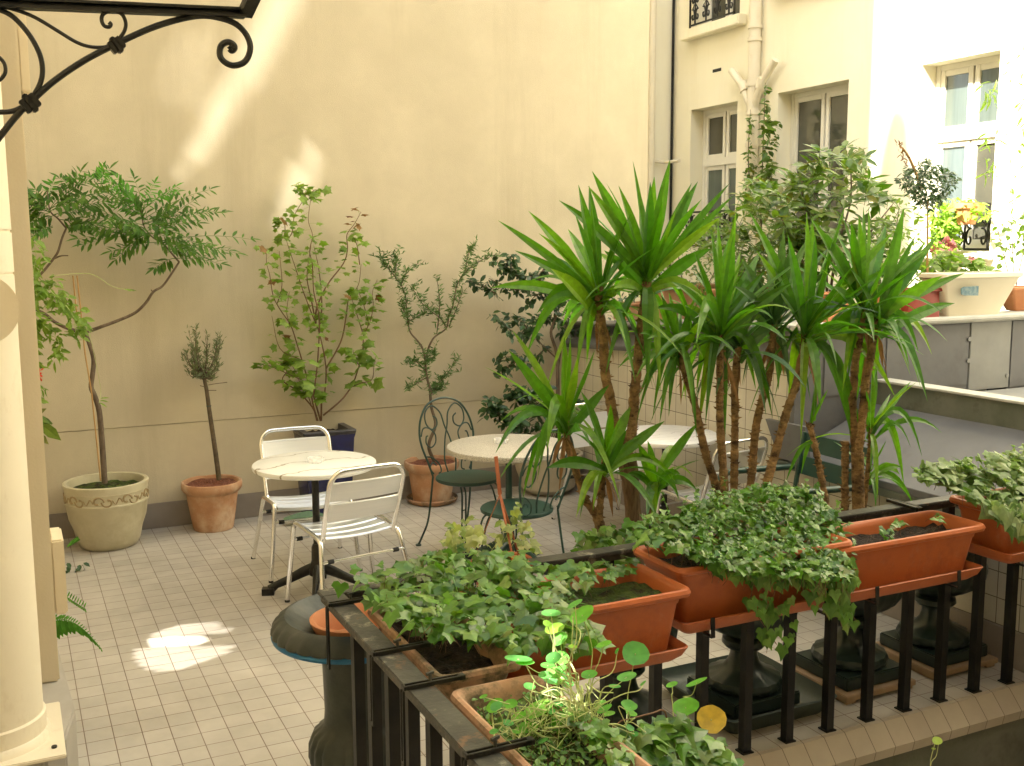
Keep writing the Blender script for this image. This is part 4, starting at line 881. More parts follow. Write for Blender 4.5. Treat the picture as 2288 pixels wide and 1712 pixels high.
def ystem(t, pts, r0, r1, y, k=5, rough=.10):
    r0 *= .9; r1 *= .9; P = spl(loc(polyl(pts, y), t), k); b = MB(); n = len(P); tot = 0; out = []; rs = []
    for i in range(n-1):
        seg = (P[i+1]-P[i]).length; m_ = max(1, int(seg/.009))
        for j in range(m_): out.append(P[i].lerp(P[i+1], j/m_)); rs.append((r0+(r1-r0)*((i+j/m_)/(n-1)))*(1+rough*rnd(-1,1)))
    out.append(P[-1]); rs.append(r1); b.tube(out, rs, 10)
    for i in range(3, len(out)-1):          # old leaf-base stubs
        for _k in range(rnd(0,2.6).__int__()):
            a = rnd(0, 6.28); d = V(math.cos(a), math.sin(a), .35); b.add([out[i]+d*rs[i]*.7+V(0,0,.006), out[i]+d*rs[i]*.7-V(0,0,.006), out[i]+d*(rs[i]+rnd(.004,.016))+V(0,0,rnd(-.008,.008))+d.cross(V(0,0,1))*.005], [(0,1,2)])
    b.build('stem', M['yucca_bark'], t, smooth=False)
random.seed(11)
ya = -.75
y1 = thing('yucca', 'tall yucca with thick cut trunk and two high rosettes, leftmost of the yuccas', 'yucca', (*U[0], .62))
b = MB(); P = spl(loc(polyl([(1424,1260),(1410,1092),(1400,1019)], ya), y1), 10); b.tube(P, [ (.030+.010*(i/len(P))**2)*(1+.05*rnd(-1,1)) for i in range(len(P))], 14); b.build('trunk', M['trunk_cut'], y1, smooth=True)
ystem(y1, [(1400,1022),(1413,953),(1417,880),(1421,848),(1431,743),(1440,682),(1446,630)], .0225, .019, ya)
ystem(y1, [(1392,1022),(1372,940),(1361,880),(1352,833),(1347,743),(1337,685),(1338,640)], .022, .018, ya+.03)
ystem(y1, [(1345,1210),(1330,1150),(1307,1116),(1289,1061),(1277,1025),(1266,975),(1262,940)], .016, .013, ya-.03, rough=.16)
ystem(y1, [(1350,1210),(1340,1152),(1345,1092),(1346,1055),(1352,1025)], .016, .013, ya-.05, rough=.16)
rosette(y1, (1337,655), [(1113,493),(1181,472),(1098,643,.07),(1292,413),(1316,415),(1269,512),(1216,655,.08),(1175,797,9),(1240,573),(1382,510),(1262,610),(1412,725,.1),(1150,560),(1230,600,.03),(1395,650,.06),(1200,700,.15),(1325,520),(1285,480)], ya+.03, 12, .46, .020, 'yucca', 3, 5)
rosette(y1, (1446,625), [(1323,383),(1314,416),(1382,415),(1414,360),(1453,407),(1462,395),(1497,356),(1545,410),(1559,406),(1630,410),(1609,486),(1639,437),(1249,448,.03),(1576,670,.10),(1370,645,.05),(1555,770,9),(1449,465),(1591,555,.04),(1430,430),(1480,450),(1510,470),(1400,500),(1350,560)], ya, 10, .44, .021, 'yucca', 5, 4)
rosette(y1, (1262,930), [(1136,782),(1261,752),(1274,755),(1329,782),(1107,1013,.22),(1222,1007,9),(1246,1015,9),(1186,1095,.3),(1319,998,.1),(1361,860),(1290,800),(1200,850)], ya-.03, 5, .40, .021, 'yucca', 7, 2)
rosette(y1, (1352,1020), [(1298,874),(1364,904),(1410,907),(1485,941),(1222,1046,.05),(1512,1080,.16),(1330,950),(1387,930),(1400,960)], ya-.06, 5, .36, .020, 'yucca', 9, 1)
ystem(y1, [(1430,1240),(1452,1130),(1462,1090)], .012, .010, ya+.06)
rosette(y1, (1464,1075), [(1447,985),(1425,990),(1495,1010),(1560,945,.03),(1445,1160,.14),(1460,1175,.14),(1518,1120,.14),(1520,1060,.06),(1400,1060,.06),(1560,1100,.1)], ya+.06, 3, .32, .018, 'yucca', 10, 1)
yb = -.80
y2 = thing('yucca', 'many stemmed yucca with drooping blue green leaves in the middle of the row', 'yucca', (*U[1], .66))
random.seed(21)
ystem(y2, [(1606,1200),(1601,1096),(1576,1012),(1551,898),(1530,834),(1520,780)], .019, .014, yb+.04)
ystem(y2, [(1622,1200),(1619,1096),(1609,948),(1609,821),(1609,745)], .019, .015, yb)
ystem(y2, [(1636,1200),(1640,1088),(1642,948),(1642,847),(1650,775)], .018, .015, yb+.05)
ystem(y2, [(1655,1200),(1678,1075),(1690,948),(1716,847),(1723,796),(1730,725)], .019, .016, yb+.06)
ystem(y2, [(1680,1200),(1711,1088),(1736,999),(1761,910),(1787,834),(1799,745)], .020, .016, yb-.03)
rosette(y2, (1517,770), [(1476,658),(1494,652),(1446,758,.08),(1539,690),(1380,823,.12),(1420,845,.16),(1431,882,.2),(1458,937,9),(1494,931,.25),(1505,855,.15),(1560,720),(1470,720),(1430,745,.08),(1570,800,.1)], yb+.06, 10, .36, .015, 'yucca', 12, 4)
rosette(y2, (1607,735), [(1589,512),(1645,472),(1604,495),(1711,604),(1700,560),(1555,770,9),(1500,629,.05),(1576,670),(1576,948,9),(1617,1035,9),(1561,956,9),(1726,933,9),(1769,632,.03),(1500,700,.12),(1655,560),(1550,560),(1690,680,.06),(1460,690,.10),(1640,520),(1690,640),(1720,700,.08)], yb, 12, .45, .022, 'yucca', 14, 4)
rosette(y2, (1650,765), [(1600,640),(1690,600),(1720,650),(1560,700,.06),(1740,720,.06),(1640,620),(1600,800,.12)], yb+.06, 10, .38, .018, 'yucca_dark', 15, 5)
rosette(y2, (1730,718), [(1751,510),(1657,578),(1718,553),(1698,627),(1860,600,.04),(1790,580),(1640,640,.05),(1680,700,.08),(1770,540),(1620,690,.1),(1820,660,.04),(1740,600)], yb+.07, 12, .42, .021, 'yucca_dark', 16, 5)
rosette(y2, (1799,735), [(1673,470),(1802,472),(1815,490),(1891,449),(1822,522),(1995,520),(2000,591,.03),(1964,682,.05),(1760,525),(1731,890,9),(1789,986,9),(1908,1002,9),(1929,999,9),(2000,887,.25),(1690,560),(1850,560),(1900,600),(1740,650,.04),(1870,820,.2),(1792,753,9)], yb-.03, 8, .48, .023, 'yucca', 18, 2)
yc = -.85
y3 = thing('yucca', 'yucca on a stout brown trunk with rosettes at several heights, rightmost of the yuccas', 'yucca', (*U[2], .66))
random.seed(31)
b = MB(); P = spl(loc(polyl([(1922,1230),(1918,1126),(1916,1012)], yc), y3), 10); b.tube(P, [.026*(1+.05*rnd(-1,1)) for i in P], 14); b.build('trunk', M['yucca_bark'], y3, smooth=True)
ystem(y3, [(1913,1018),(1904,910),(1908,860),(1912,800),(1922,750),(1926,690)], .020, .016, yc+.02)
ystem(y3, [(1918,1018),(1930,905),(1935,850),(1945,800),(1952,750),(1958,710)], .020, .017, yc-.02)
ystem(y3, [(1862,1210),(1838,1083),(1827,1025),(1812,961),(1806,948)], .016, .013, yc-.03, rough=.2)
ystem(y3, [(1888,1210),(1888,1100),(1888,1040),(1889,986)], .018, .016, yc+.04, rough=.2)
ystem(y3, [(1925,1210),(1938,1060),(1943,1000),(1945,955)], .012, .009, yc+.03)
rosette(y3, (1926,680), [(1929,462),(1941,459),(1919,480),(1810,485),(1883,485),(1870,560),(1990,560),(1860,640,.04),(1845,520),(1980,500),(1900,560)], yc+.02, 10, .44, .021, 'yucca', 22, 5)
rosette(y3, (1960,705), [(2020,465),(2070,536),(2095,526),(2044,567),(2070,567),(2105,617,.03),(2156,610,.03),(2133,678,.05),(1964,682),(2052,789,.2),(2082,792,.22),(2032,825,.2),(1900,600),(2000,560),(1990,600),(2020,620),(1880,700,.06),(1870,760,.15)], yc-.02, 8, .46, .022, 'yucca', 24, 2)
rosette(y3, (1945,950), [(1958,820),(1948,830),(2035,853),(2105,968,.16),(2060,1020,9),(2020,1090,9),(1990,880),(1925,880),(1980,930,.06),(2035,1000,.2)], yc+.03, 3, .33, .016, 'yucca', 26, 1)
rosette(y3, (1942,1045), [(2040,1125,.12),(1980,985),(2015,1045,.06),(1945,990),(1925,1100,.1),(2010,1060,.08)], yc+.03, 3, .26, .015, 'yucca', 27, 0)
rosette(y3, (1814,945), [(1830,815),(1850,870),(1820,840),(1790,1060,.08),(1755,1080,.1)], yc-.03, 0, .30, .010, 'yucca', 28, 0)

# ============================================================ TABLES
def table(label, x, y, r, z, top, thick, foot_rz, col='iron', edge=.004):
    t = thing('bistro_table', label, 'table', (x, y, 0), 0)
    b = MB(); b.lathe([(0,z-thick),(r-.012,z-thick),(r-.003,z-thick+.005),(r,z-thick*.5),(r-.002,z-.005),(r-.010,z),(0,z)], 64); b.build('tabletop', M[top], t, smooth=True)
    b = MB(); b.tube([(0,0,.10),(0,0,z-thick-.02)], .019, 14); b.lathe([(.045,.10),(.05,.13),(.032,.18),(.03,.25),(.022,.27)], 16); b.lathe([(.022,z-thick-.05),(.11,z-thick-.012),(.12,z-thick-.002)], 20); b.build('column', M[col], t, smooth=True)
    for k in range(4):
        a = foot_rz+k*math.pi/2; d = V(math.cos(a), math.sin(a), 0)
        b = MB(); b.tube([d*.02+V(0,0,.14), d*.08+V(0,0,.115), d*.16+V(0,0,.075), d*.22+V(0,0,.05), d*.25+V(0,0,.028)], [.030,.028,.022,.020,.026], 10, flat=.75)
        b.obox(d*.262+V(0,0,.018), d*.032, d.cross(V(0,0,1))*.024, V(0,0,.018)); b.build('foot', M[col], t, smooth=True)
    return t
table('round cream marble table with brown veins, nearest the left trees', 1.24, 1.28, .322, .71, 'marble', .03, R(160))
table('round speckled granite table between the two green bistro chairs', 2.35, 1.24, .352, .71, 'granite', .036, R(30), 'green_metal')
table('round white grey veined marble table by the tiled parapet', 3.33, 1.12, .322, .71, 'marble_grey', .03, R(10))
for (x, y, lb) in ((1.24,1.26,'clear glass ashtray on the cream marble table'),(2.33,1.30,'clear glass ashtray on the granite table')):
    t = thing('ashtray', lb, 'ashtray', (x, y, .7105))
    b = MB(); b.lathe([(.034,0),(.042,.004),(.046,.026),(.041,.028),(.036,.008),(0,.006)], 24); b.build('glass_dish', M['clear'], t, smooth=True)

# ============================================================ ALUMINIUM CHAIRS
def alu_chair(label, x, y, rz):
    t = thing('cafe_chair', label, 'chair', (x, y, 0), rz, 'aluminium chairs around the marble tables')
    for s in (-1, 1):
        b = MB(); pts = [(s*.252,.20,.004),(s*.232,.19,.20),(s*.216,.178,.375),(s*.213,.165,.408),(s*.212,.13,.425),(s*.212,.0,.415),(s*.212,-.10,.405),(s*.213,-.138,.395),(s*.217,-.165,.365),(s*.24,-.22,.18),(s*.262,-.29,.004)]
        P = spl(pts, 4); b.tube(P, .0125, 10); b.build('side_frame', M['alu'], t, smooth=True)
        for q in (pts[0], pts[-1]):
            b = MB(); b.tube([(q[0],q[1],0),(q[0],q[1],.012)], .0135, 10); b.build('foot_cap', M['rubber'], t)
        b = MB(); b.tube([(s*.197,-.115,.40),(s*.206,-.115,.405)], .017, 12); b.build('joint', M['alu'], t, smooth=True)
    pts = []
    def bk(x_, z_): return V(x_, -.14-(z_-.40)*.36, z_)
    left = [bk(-.195,.39), bk(-.197,.46), bk(-.20,.55), bk(-.20,.67)]
    arc = [bk(-.20+.075*(1-math.cos(a)), .688+.075*math.sin(a)) for a in [R(i*15) for i in range(0, 7)]]
    pts = left + arc + [bk(0,.765)] + [V(-p.x, p.y, p.z) for p in arc[::-1]] + [V(-p.x, p.y, p.z) for p in left[::-1]]
    b = MB(); b.tube(pts, .0125, 12); b.build('back_frame', M['alu'], t, smooth=True)
    for z0, z1, tb in ((.605,.698,True),(.495,.585,True)):
        b = MB(); n = 12; vs = []; fs = []
        for i in range(n+1):
            xx = -.188+.376*i/n; bow = -.018*(1-(xx/.188)**2)
            for zz, off in ((z0,.002),((z0+z1)/2,0),(z1,.001)):
                p = bk(xx, zz); vs.append((p.x, p.y+bow+off, p.z))
        for i in range(n): 
            for j in range(2): fs.append((i*3+j,(i+1)*3+j,(i+1)*3+j+1,i*3+j+1))
        b.add(vs, fs); b.add([(a, c-.0025, d) for a, c, d in vs], [f_[::-1] for f_ in fs])
        b.tube([(vs[i*3+2][0], vs[i*3+2][1]-.003, vs[i*3+2][2]+.003) for i in range(n+1)], .006, 8)
        b.build('back_slat', M['alu_sheet'], t, smooth=True)
    ny = 4
    for k in range(ny):
        y0 = -.125 + k*.082; y1_ = y0+.073; b = MB(); n = 12; vs = []
        for i in range(n+1):
            xx = -.198+.396*i/n; dip = -.014*(1-(xx/.198)**2); 
            fz = .410 + (y0+.1)*.03; e0 = -.014 if k == ny-1 else -.004
            for yy, zz in ((y0,-.006),(y0+.006,0),(y1_-.006,0 if k < ny-1 else -.003),(y1_,-.006 if k < ny-1 else -.016)): vs.append((xx, yy, fz+dip+zz))
        fs = [(i*4+j,(i+1)*4+j,(i+1)*4+j+1,i*4+j+1) for i in range(n) for j in range(3)]
        b.add(vs, fs); b.add([(a, c, d-.004) for a, c, d in vs], [f_[::-1] for f_ in fs]); b.build('seat_slat', M['alu_sheet'], t, smooth=True)
    for yy, zz, xx in ((-.19,.30,.227),(.185,.33,.222)):
        b = MB(); b.tube([(-xx,yy,zz),(xx,yy,zz)], .008, 8); b.build('stretcher', M['alu'], t, smooth=True)
        for s in (-1, 1):
            b = MB(); b.tube([(s*.165,yy,zz),(s*.195,yy,zz)], .0115, 8); b.build('sleeve', M['rubber'], t)
    return t
ch = alu_chair('aluminium chair with its slatted back to the viewer, in front of the cream marble table', 1.335, 1.05, R(9))
dup(ch, (1.31,1.75,0), R(178), 'aluminium chair facing the viewer behind the cream marble table')
dup(ch, (3.34,1.76,0), R(183), 'aluminium chair facing the viewer behind the grey veined table')
dup(ch, (3.40,.78,0), R(8), 'aluminium chair with its back to the viewer beside the dark green slatted armchair')

# ============================================================ GREEN WIRE CHAIRS
def wire_chair(label, x, y, rz):
    t = thing('wire_chair', label, 'chair', (x, y, 0), rz, 'green wire chairs at the granite table')
    b = MB(); b.lathe([(0,.437),(.183,.437),(.192,.442),(.194,.452),(.190,.460),(.17,.462),(0,.459)], 48); b.build('seat', M['green_metal'], t, smooth=True)
    def bk(xx, z_): return V(xx, -.165-(max(z_,.45)-.45)*.22, z_)
    # hoop with rear legs
    for s in (-1, 1):
        b = MB(); P = spl([(s*.175,-.285,.006),(s*.165,-.265,.05),(s*.150,-.215,.16),(s*.146,-.185,.30),(s*.140,-.165,.45)], 5); b.tube(P, .0065, 8); b.tube([(s*.175,-.285,0),(s*.175,-.285,.008)], .018, 12); b.build('leg', M['green_metal'], t, smooth=True)
        b = MB()
        for dx in (0, .034):
            b.tube(spl([(s*(.05+dx),.02+dx,.432),(s*(.085+dx),.08+dx*.5,.425),(s*(.10+dx),.12+dx*.3,.38),(s*(.125+dx*.9),.15+dx*.2,.20),(s*(.145+dx*.5),.175,.008)], 4), .0055, 7)
        b.tube([(s*.108,.133,.30),(s*.142,.14,.30)], .004, 6); b.tube([(s*.15,.175,0),(s*.15,.175,.008)], .018, 12); b.build('leg', M['green_metal'], t, smooth=True)
    H = [bk(-.140,.45), bk(-.160,.53), bk(-.190,.63), bk(-.195,.71), bk(-.17,.80), bk(-.11,.875), bk(0,.905)]
    H = H + [V(-p.x, p.y, p.z) for p in H[:-1][::-1]]
    b = MB(); b.tube(spl(H, 5), .0065, 8); b.build('hoop', M['green_metal'], t, smooth=True)
    for s in (-1, 1):
        b = MB(); f = lambda L: [bk(s*a, c) for a, c in L]
        b.tube(spl(f([(-.028,.462),(-.040,.54),(-.018,.66),(.010,.74),(.030,.82),(.085,.865),(.135,.83),(.140,.765),(.105,.725),(.065,.745),(.062,.785),(.085,.805)]), 5), .0048, 7)
        b.tube(spl(f([(.186,.69),(.165,.735),(.125,.735),(.085,.695),(.09,.645),(.125,.62),(.155,.645),(.150,.685),(.138,.69)]), 5), .0045, 7)
        b.tube(spl(f([(.172,.57),(.13,.56),(.085,.52),(.075,.475),(.095,.462)]), 4), .0045, 7)
        b.tube(spl(f([(.130,.462),(.15,.50),(.13,.53),(.105,.51)]), 4), .004, 6)
        b.build('scroll', M['green_metal'], t, smooth=True)
    return t
wc = wire_chair('dark green wire chair with scrolled back, standing left of the granite table', 2.26, 1.62, R(192))
dup(wc, (2.20,.83,0), R(20), 'dark green wire chair with scrolled back, nearer the railing, seen from behind')
t = thing('slatted_armchair', 'dark green metal armchair with broad slats beside the tiled parapet', 'chair', (3.30,.0,0), R(88))
for s in (-1, 1):
    b = MB(); b.tube([(s*.25,-.26,.006),(s*.25,-.24,.45),(s*.25,-.31,.84)], .013, 8); b.build('back_post', M['green_metal'], t, smooth=True)
    b = MB(); b.tube(spl([(s*.26,-.25,.655),(s*.26,.10,.665),(s*.26,.19,.655),(s*.26,.23,.61),(s*.26,.235,.50),(s*.26,.24,.006)], 4), .017, 10); b.build('arm', M['green_metal'], t, smooth=True)
for z0, z1 in ((.745,.835),(.62,.715)):
    b = MB(); y0 = -.25-(z0-.45)*.18; b.obox(V(0,y0-.008,(z0+z1)/2), V(.245,0,0), V(0,.004,0), V(0,-.018/2,(z1-z0)/2)); b.build('back_slat', M['green_metal'], t, bevel=.002)
for k in range(5): b = MB(); b.box(-.24,.24,-.2+k*.085,-.2+k*.085+.07,.43,.44); b.build('seat_slat', M['green_metal'], t, bevel=.002)

# ============================================================ IVY AND SMALL PLANTS
def inpoly(p, poly):
    x, y = p; c = False; j = len(poly)-1
    for i in range(len(poly)):
        xi, yi = poly[i]; xj, yj = poly[j]
        if (yi > y) != (yj > y) and x < (xj-xi)*(y-yi)/(yj-yi)+xi: c = not c
        j = i
    return c
def samp(poly):
    xs_ = [p[0] for p in poly]; ys_ = [p[1] for p in poly]
    while True:
        p = (rnd(min(xs_), max(xs_)), rnd(min(ys_), max(ys_)))
        if inpoly(p, poly): return p
def spread(b, poly, n, s0, s1, shapes=(IVY,), ytop=None, ybot=None, zr=None, up=.8, front=.35, jit=.03, hang=0, stems=None, root=None, xr=None, org=V(0,0,0), tipz=-.2, nj=.55, wh=0, spr=0):
    y0 = min(p[1] for p in poly); y1_ = max(p[1] for p in poly)
    for i in range(n):
        px, py = samp(poly)
        if zr: P = atz(px, py, rnd(*zr))
        elif xr: P = atx(px, py, rnd(*xr))
        else:
            v = (py-y0)/(y1_-y0); P = aty(px, py, ytop+(ybot-ytop)*v+rnd(-jit, jit))
        P = P-org
        tip = V(rnd(-1,1), rnd(-1.1,.5), tipz+rnd(-.4,.35)) if not hang else V(rnd(-.5,.5), -.3, -1)
        nrm = V(0,-front,up)+rvec(nj) if not hang else V(rnd(-.4,.4), -1, .3)
        if shapes == (IVY,): sh = random.choice((IVY, IVY2, IVY3))
        else: sh = random.choice(shapes)
        if wh:      # a whorl of leaves round a shoot tip
            ax = (V(rnd(-.6,.6), rnd(-.8,.2), 1)).normalized(); e1 = ax.orthogonal().normalized(); e2 = ax.cross(e1); a0 = rnd(0, 6)
            for k_ in range(wh):
                a_ = a0+6.283*k_/wh+rnd(-.3,.3); el_ = rnd(-.25,.65); d_ = (e1*math.cos(a_)+e2*math.sin(a_))*math.cos(el_)+ax*math.sin(el_)
                put(b, random.choice(shapes), P+d_*.008, d_, ax+rvec(.3), rnd(s0, s1))
            b.tube([P, P-ax*rnd(.05,.12)], .002, 4); continue
        put(b, sh, P, tip, nrm, rnd(s0, s1))
        if spr and rnd(0,1) < spr:
            d_ = V(rnd(-.8,.8), rnd(-.9,.3), rnd(.3,1)).normalized()*rnd(.03,.085); b.tube([P-d_*.4, P+d_], .0009, 3)
            for k_ in range(4): put(b, sh, P+d_*(.3+.23*k_), V(rnd(-1,1), rnd(-1,.4), rnd(-.5,.3)), V(0,-.4,.9)+rvec(.7), rnd(s0*.6, s0*1.15))
        if stems is not None and rnd(0,1) < .35: stems.tube([P, P+V(rnd(-.03,.03), rnd(-.02,.03), -rnd(.02,.06))], .0009, 3)
random.seed(5)
def ivy(label, loc_, specs, m1='ivy', stem='stem_brown', vines=(), cat='ivy', name='ivy'):
    t = thing(name, label, cat, loc_); o = Vector(loc_); b = MB(); st_ = MB()
    for sp in specs: spread(b, org=o, stems=st_, **sp)
    for L in vines: st_.tube(spl([Vector(p)-o for p in L], 5), .0015, 4)
    b.build('foliage', M[m1], t)
    if st_.v: st_.build('stems', M[stem], t)
    return t
ivy('broad leaf ivy spilling over the clay window box at the railing corner', (.82,-1.53,.78), [
    dict(poly=[(800,1310),(860,1275),(960,1230),(1080,1230),(1150,1250),(1200,1290),(1290,1350),(1330,1430),(1230,1440),(1160,1450),(1060,1425),(960,1415),(900,1390),(830,1345)], n=520, spr=.05, s0=.026, s1=.064, zr=(.83,.925), up=1, front=.15, nj=.42),
    dict(poly=[(985,1240),(1050,1220),(1160,1230),(1180,1270),(1080,1280)], n=30, s0=.04, s1=.06, zr=(.88,.94), up=1, front=.3),
    dict(poly=[(740,1290),(840,1240),(870,1300),(800,1330)], n=9, s0=.03, s1=.05, zr=(.88,.93), up=1, front=.2),
    dict(poly=[(1180,1340),(1310,1390),(1350,1440),(1240,1450)], n=40, s0=.045, s1=.07, ytop=-1.62, ybot=-1.7, up=.8, front=.6)])
ivy('short ivy sprigs in the mossy window box', (1.27,-1.45,.80), [
    dict(poly=[(1080,1300),(1150,1270),(1260,1255),(1420,1245),(1400,1290),(1260,1310),(1130,1340)], n=85, s0=.035, s1=.055, zr=(.845,.88), up=1, front=.3),
    dict(poly=[(1110,1320),(1260,1300),(1300,1340),(1150,1380)], n=70, s0=.012, s1=.028, zr=(.80,.83), up=1, front=.2)])
ivy('ivy climbing out of the urn beside the thick yucca trunk', (1.87,-.78,.50), [
    dict(poly=[(1290,1190),(1400,1160),(1440,1180),(1430,1250),(1400,1300),(1330,1295),(1290,1240)], n=110, spr=.12, s0=.03, s1=.055, ytop=-.85, ybot=-1.0, up=.8, front=.5)])
ivy('big dense ivy mound in the middle window box with trails hanging down', (1.95,-1.37,.82), [
    dict(poly=[(1395,1185),(1440,1160),(1520,1140),(1580,1110),(1650,1088),(1740,1078),(1810,1100),(1865,1145),(1890,1195),(1910,1250),(1895,1290),(1850,1300),(1790,1285),(1700,1285),(1620,1265),(1530,1235),(1440,1220)], n=1150, spr=.20, s0=.022, s1=.050, ytop=-1.12, ybot=-1.64, jit=.05, up=1, front=.35, nj=.7),
    dict(poly=[(1560,1240),(1700,1250),(1890,1250),(1925,1300),(1830,1312),(1700,1300),(1600,1280)], n=150, s0=.026, s1=.05, ytop=-1.53, ybot=-1.55, jit=.015, hang=1),
    dict(poly=[(1650,1330),(1760,1320),(1890,1300),(1900,1370),(1800,1350),(1770,1440),(1720,1450),(1700,1420),(1690,1360)], n=42, s0=.03, s1=.055, ytop=-1.55, ybot=-1.54, jit=.02, hang=1),
    dict(poly=[(1860,1310),(1920,1330),(1910,1400),(1870,1390)], n=14, s0=.03, s1=.045, ytop=-1.53, ybot=-1.53, jit=.02, hang=1)],
    vines=[[aty(1690,1290,-1.52), aty(1680,1350,-1.54), aty(1735,1440,-1.53)], [aty(1850,1290,-1.52), aty(1870,1350,-1.54), aty(1880,1400,-1.53)]])
ivy('broad pale ivy in the window box at the right edge', (3.38,-1.36,.84), [
    dict(poly=[(2050,1050),(2080,1035),(2150,1028),(2200,1010),(2320,1000),(2320,1150),(2240,1160),(2200,1130),(2130,1090),(2060,1075)], n=270, spr=.12, s0=.035, s1=.078, ytop=-1.22, ybot=-1.5, up=1, front=.3, nj=.5),
    dict(poly=[(2230,1130),(2320,1120),(2320,1190),(2250,1180)], n=30, s0=.05, s1=.08, ytop=-1.5, ybot=-1.54, hang=1)], m1='ivy_pale')
ivy('three tiny seedlings in the bare soil of the window box', (2.56,-1.40,.80), [
    dict(poly=[(1950,1190),(1990,1170),(2010,1195),(1980,1205)], n=14, s0=.02, s1=.03, zr=(.83,.86)),
    dict(poly=[(2000,1165),(2020,1160),(2025,1180),(2005,1185)], n=8, s0=.02, s1=.03, zr=(.84,.87)),
    dict(poly=[(2080,1150),(2105,1148),(2105,1165),(2085,1168)], n=9, s0=.02, s1=.035, zr=(.85,.89))], name='seedlings', cat='seedling')
# hanging pot hooked behind the rail
hp = aty(1122, 1245, -1.0); t = thing('hanging_pot', 'small round pot with three orange straps and variegated ivy behind the railing', 'hanging pot', (hp.x, -1.0, .72)); o_ = Vector(t.location)
b = MB(); b.lathe([(.06,-.07),(.085,0),(.098,.075),(.104,.08),(.102,.09),(.094,.085),(.088,.06)], 32); b.build('pot', M['plastic_terra'], t, smooth=True)
b = MB(); lumpy(b, .13, .13, .065); b.build('soil', M['soil'], t)
b = MB(); b.box(-.02,.02,-.11,-.09,.08,.13); b.box(-.02,.02,-.19,-.09,.121,.127); b.build('hook', M['plastic_terra'], t)
apx = aty(1117,1105,-1.0)-o_; tpx = aty(1108,1020,-1.0)-o_
for a in (30, 150, 270):
    b = MB(); b.bar(apx, V(.1*math.cos(R(a)), .1*math.sin(R(a)), .08), .007, .003); b.build('strap', M['orange_cord'], t)
b = MB(); b.bar(apx, tpx, .012, .004, V(0,1,0)); b.build('hanger', M['orange_cord'], t)
b = MB(); sb = MB(); spread(b, [(985,1230),(1000,1170),(1060,1145),(1100,1190),(1150,1120),(1190,1180),(1200,1230),(1120,1215),(1060,1225)], 110, .022, .042, (IVY, WIDE), ytop=-1.0, ybot=-1.05, jit=.07, org=o_, stems=sb, up=.7, front=.6); b.build('foliage', M['ivy_var'], t); sb.build('stems', M['stem_pale'], t)

# --- nasturtiums
random.seed(9)
t = thing('nasturtium', 'sunlit nasturtium with pale tangled stems and round leaves in the nearest clay box', 'nasturtium', (.85,-2.2,.80)); o_ = Vector(t.location)
ZN = zm(1000,1292,3.94); ZO = zm(1388,1292,3.94); ZA = zm(1000,1100,3.94)
def nleaf(b, c, w, q, ang, y, sb=None, base=None):
    P = aty(*c, y); s = w/FPX*dep(P); view = (CAM-P).normalized(); up = (_u - view*_u.dot(view)).normalized(); rt = up.cross(view)
    up2 = up*math.cos(R(ang)) + rt*math.sin(R(ang)); nrm = (view*q + up2*math.sqrt(max(0, 1-q*q))).normalized(); tip = nrm.cross(rt) if abs(nrm.dot(rt)) < .9 else up
    tip = (tip + rvec(.3)); tip = (tip-nrm*tip.dot(nrm)).normalized(); put(b, ROUND, P-o_-tip*s*.5, tip, nrm, s)
    if sb is not None:
        B = aty(*base, y+rnd(-.04,.04)) if base else aty(c[0]+rnd(-30,40), 1620, y)
        mid = P.lerp(B, .5)+V(rnd(-.03,.03), 0, rnd(-.02,.03)); sb.tube(spl([P-o_-nrm*.002, P.lerp(mid,.5)-o_+rvec(.006)-nrm*.01, mid-o_, B-o_], 5), .0012, 5)
b = MB(); by = MB(); sb = MB()
for (x, y, w, q, a) in [(910,305,175,.35,0),(1180,320,240,.5,-35),(1120,225,150,.3,-30),(940,440,180,.5,-15),(880,400,90,.6,20),(990,535,150,.6,-40),(620,705,250,.22,4),(680,740,170,.3,0),(1375,580,145,.35,-20),(1575,865,180,.42,-15),(1245,845,150,.5,-10),(720,950,110,.55,10),(1470,950,110,.3,0),(1720,925,70,.3,-40),(415,1120,170,.6,-35),(315,1040,75,.4,-20),(795,1150,290,.45,-25),(880,765,130,.4,0),(1100,600,80,.4,0),(1490,640,60,.4,-60),(700,1310,200,.5,-10),(1340,1110,120,.4,-30),(1230,1390,60,.5,0),(1380,1150,150,.35,-30),(1420,1190,110,.4,-10),(1650,1370,60,.8,0)]:
    nleaf(b, ZN(x, y), w/3.94, q, a, -2.15+rnd(-.05,.05), sb, (1300+rnd(-25,30), 1610+rnd(-20,15)))
nleaf(b, ZN(1655,660), 62, .85, 10, -2.08, sb, (1400,1635)); nleaf(b, ZO(565,1130), 62, .62, -15, -2.08, sb, (1535,1612)); nleaf(b, ZO(445,935), 28, .4, -20, -2.08, sb, (1505,1605)); nleaf(b, ZO(660,915), 52, .2, -25, -2.08, sb, (1541,1560))
for i in range(26):
    c_ = (rnd(1060,1420), rnd(1545,1700)); nleaf(b, c_, rnd(16,40), rnd(.35,.7), rnd(-40,30), -2.15+rnd(-.06,.06), sb, (c_[0]+rnd(-20,50), c_[1]+rnd(40,70)))
for (x, y, w, q, a) in [(860,850,130,.5,0),(940,830,150,.7,10),(1000,800,120,.6,-20),(900,880,150,.6,20),(1040,860,130,.5,30),(960,900,120,.7,0),(1060,930,100,.7,0),(1000,700,150,.8,10),(930,700,140,.7,-20)]: nleaf(b, ZN(x, y), w/3.94, q, a, -2.13+rnd(-.06,.06), sb, (1290+rnd(-20,20), 1590))
nleaf(by, ZO(795,1240), 66, .93, 10, -2.06, sb, (1560,1660)); nleaf(by, ZN(1380,1430), 55, .6, 10, -2.15); 
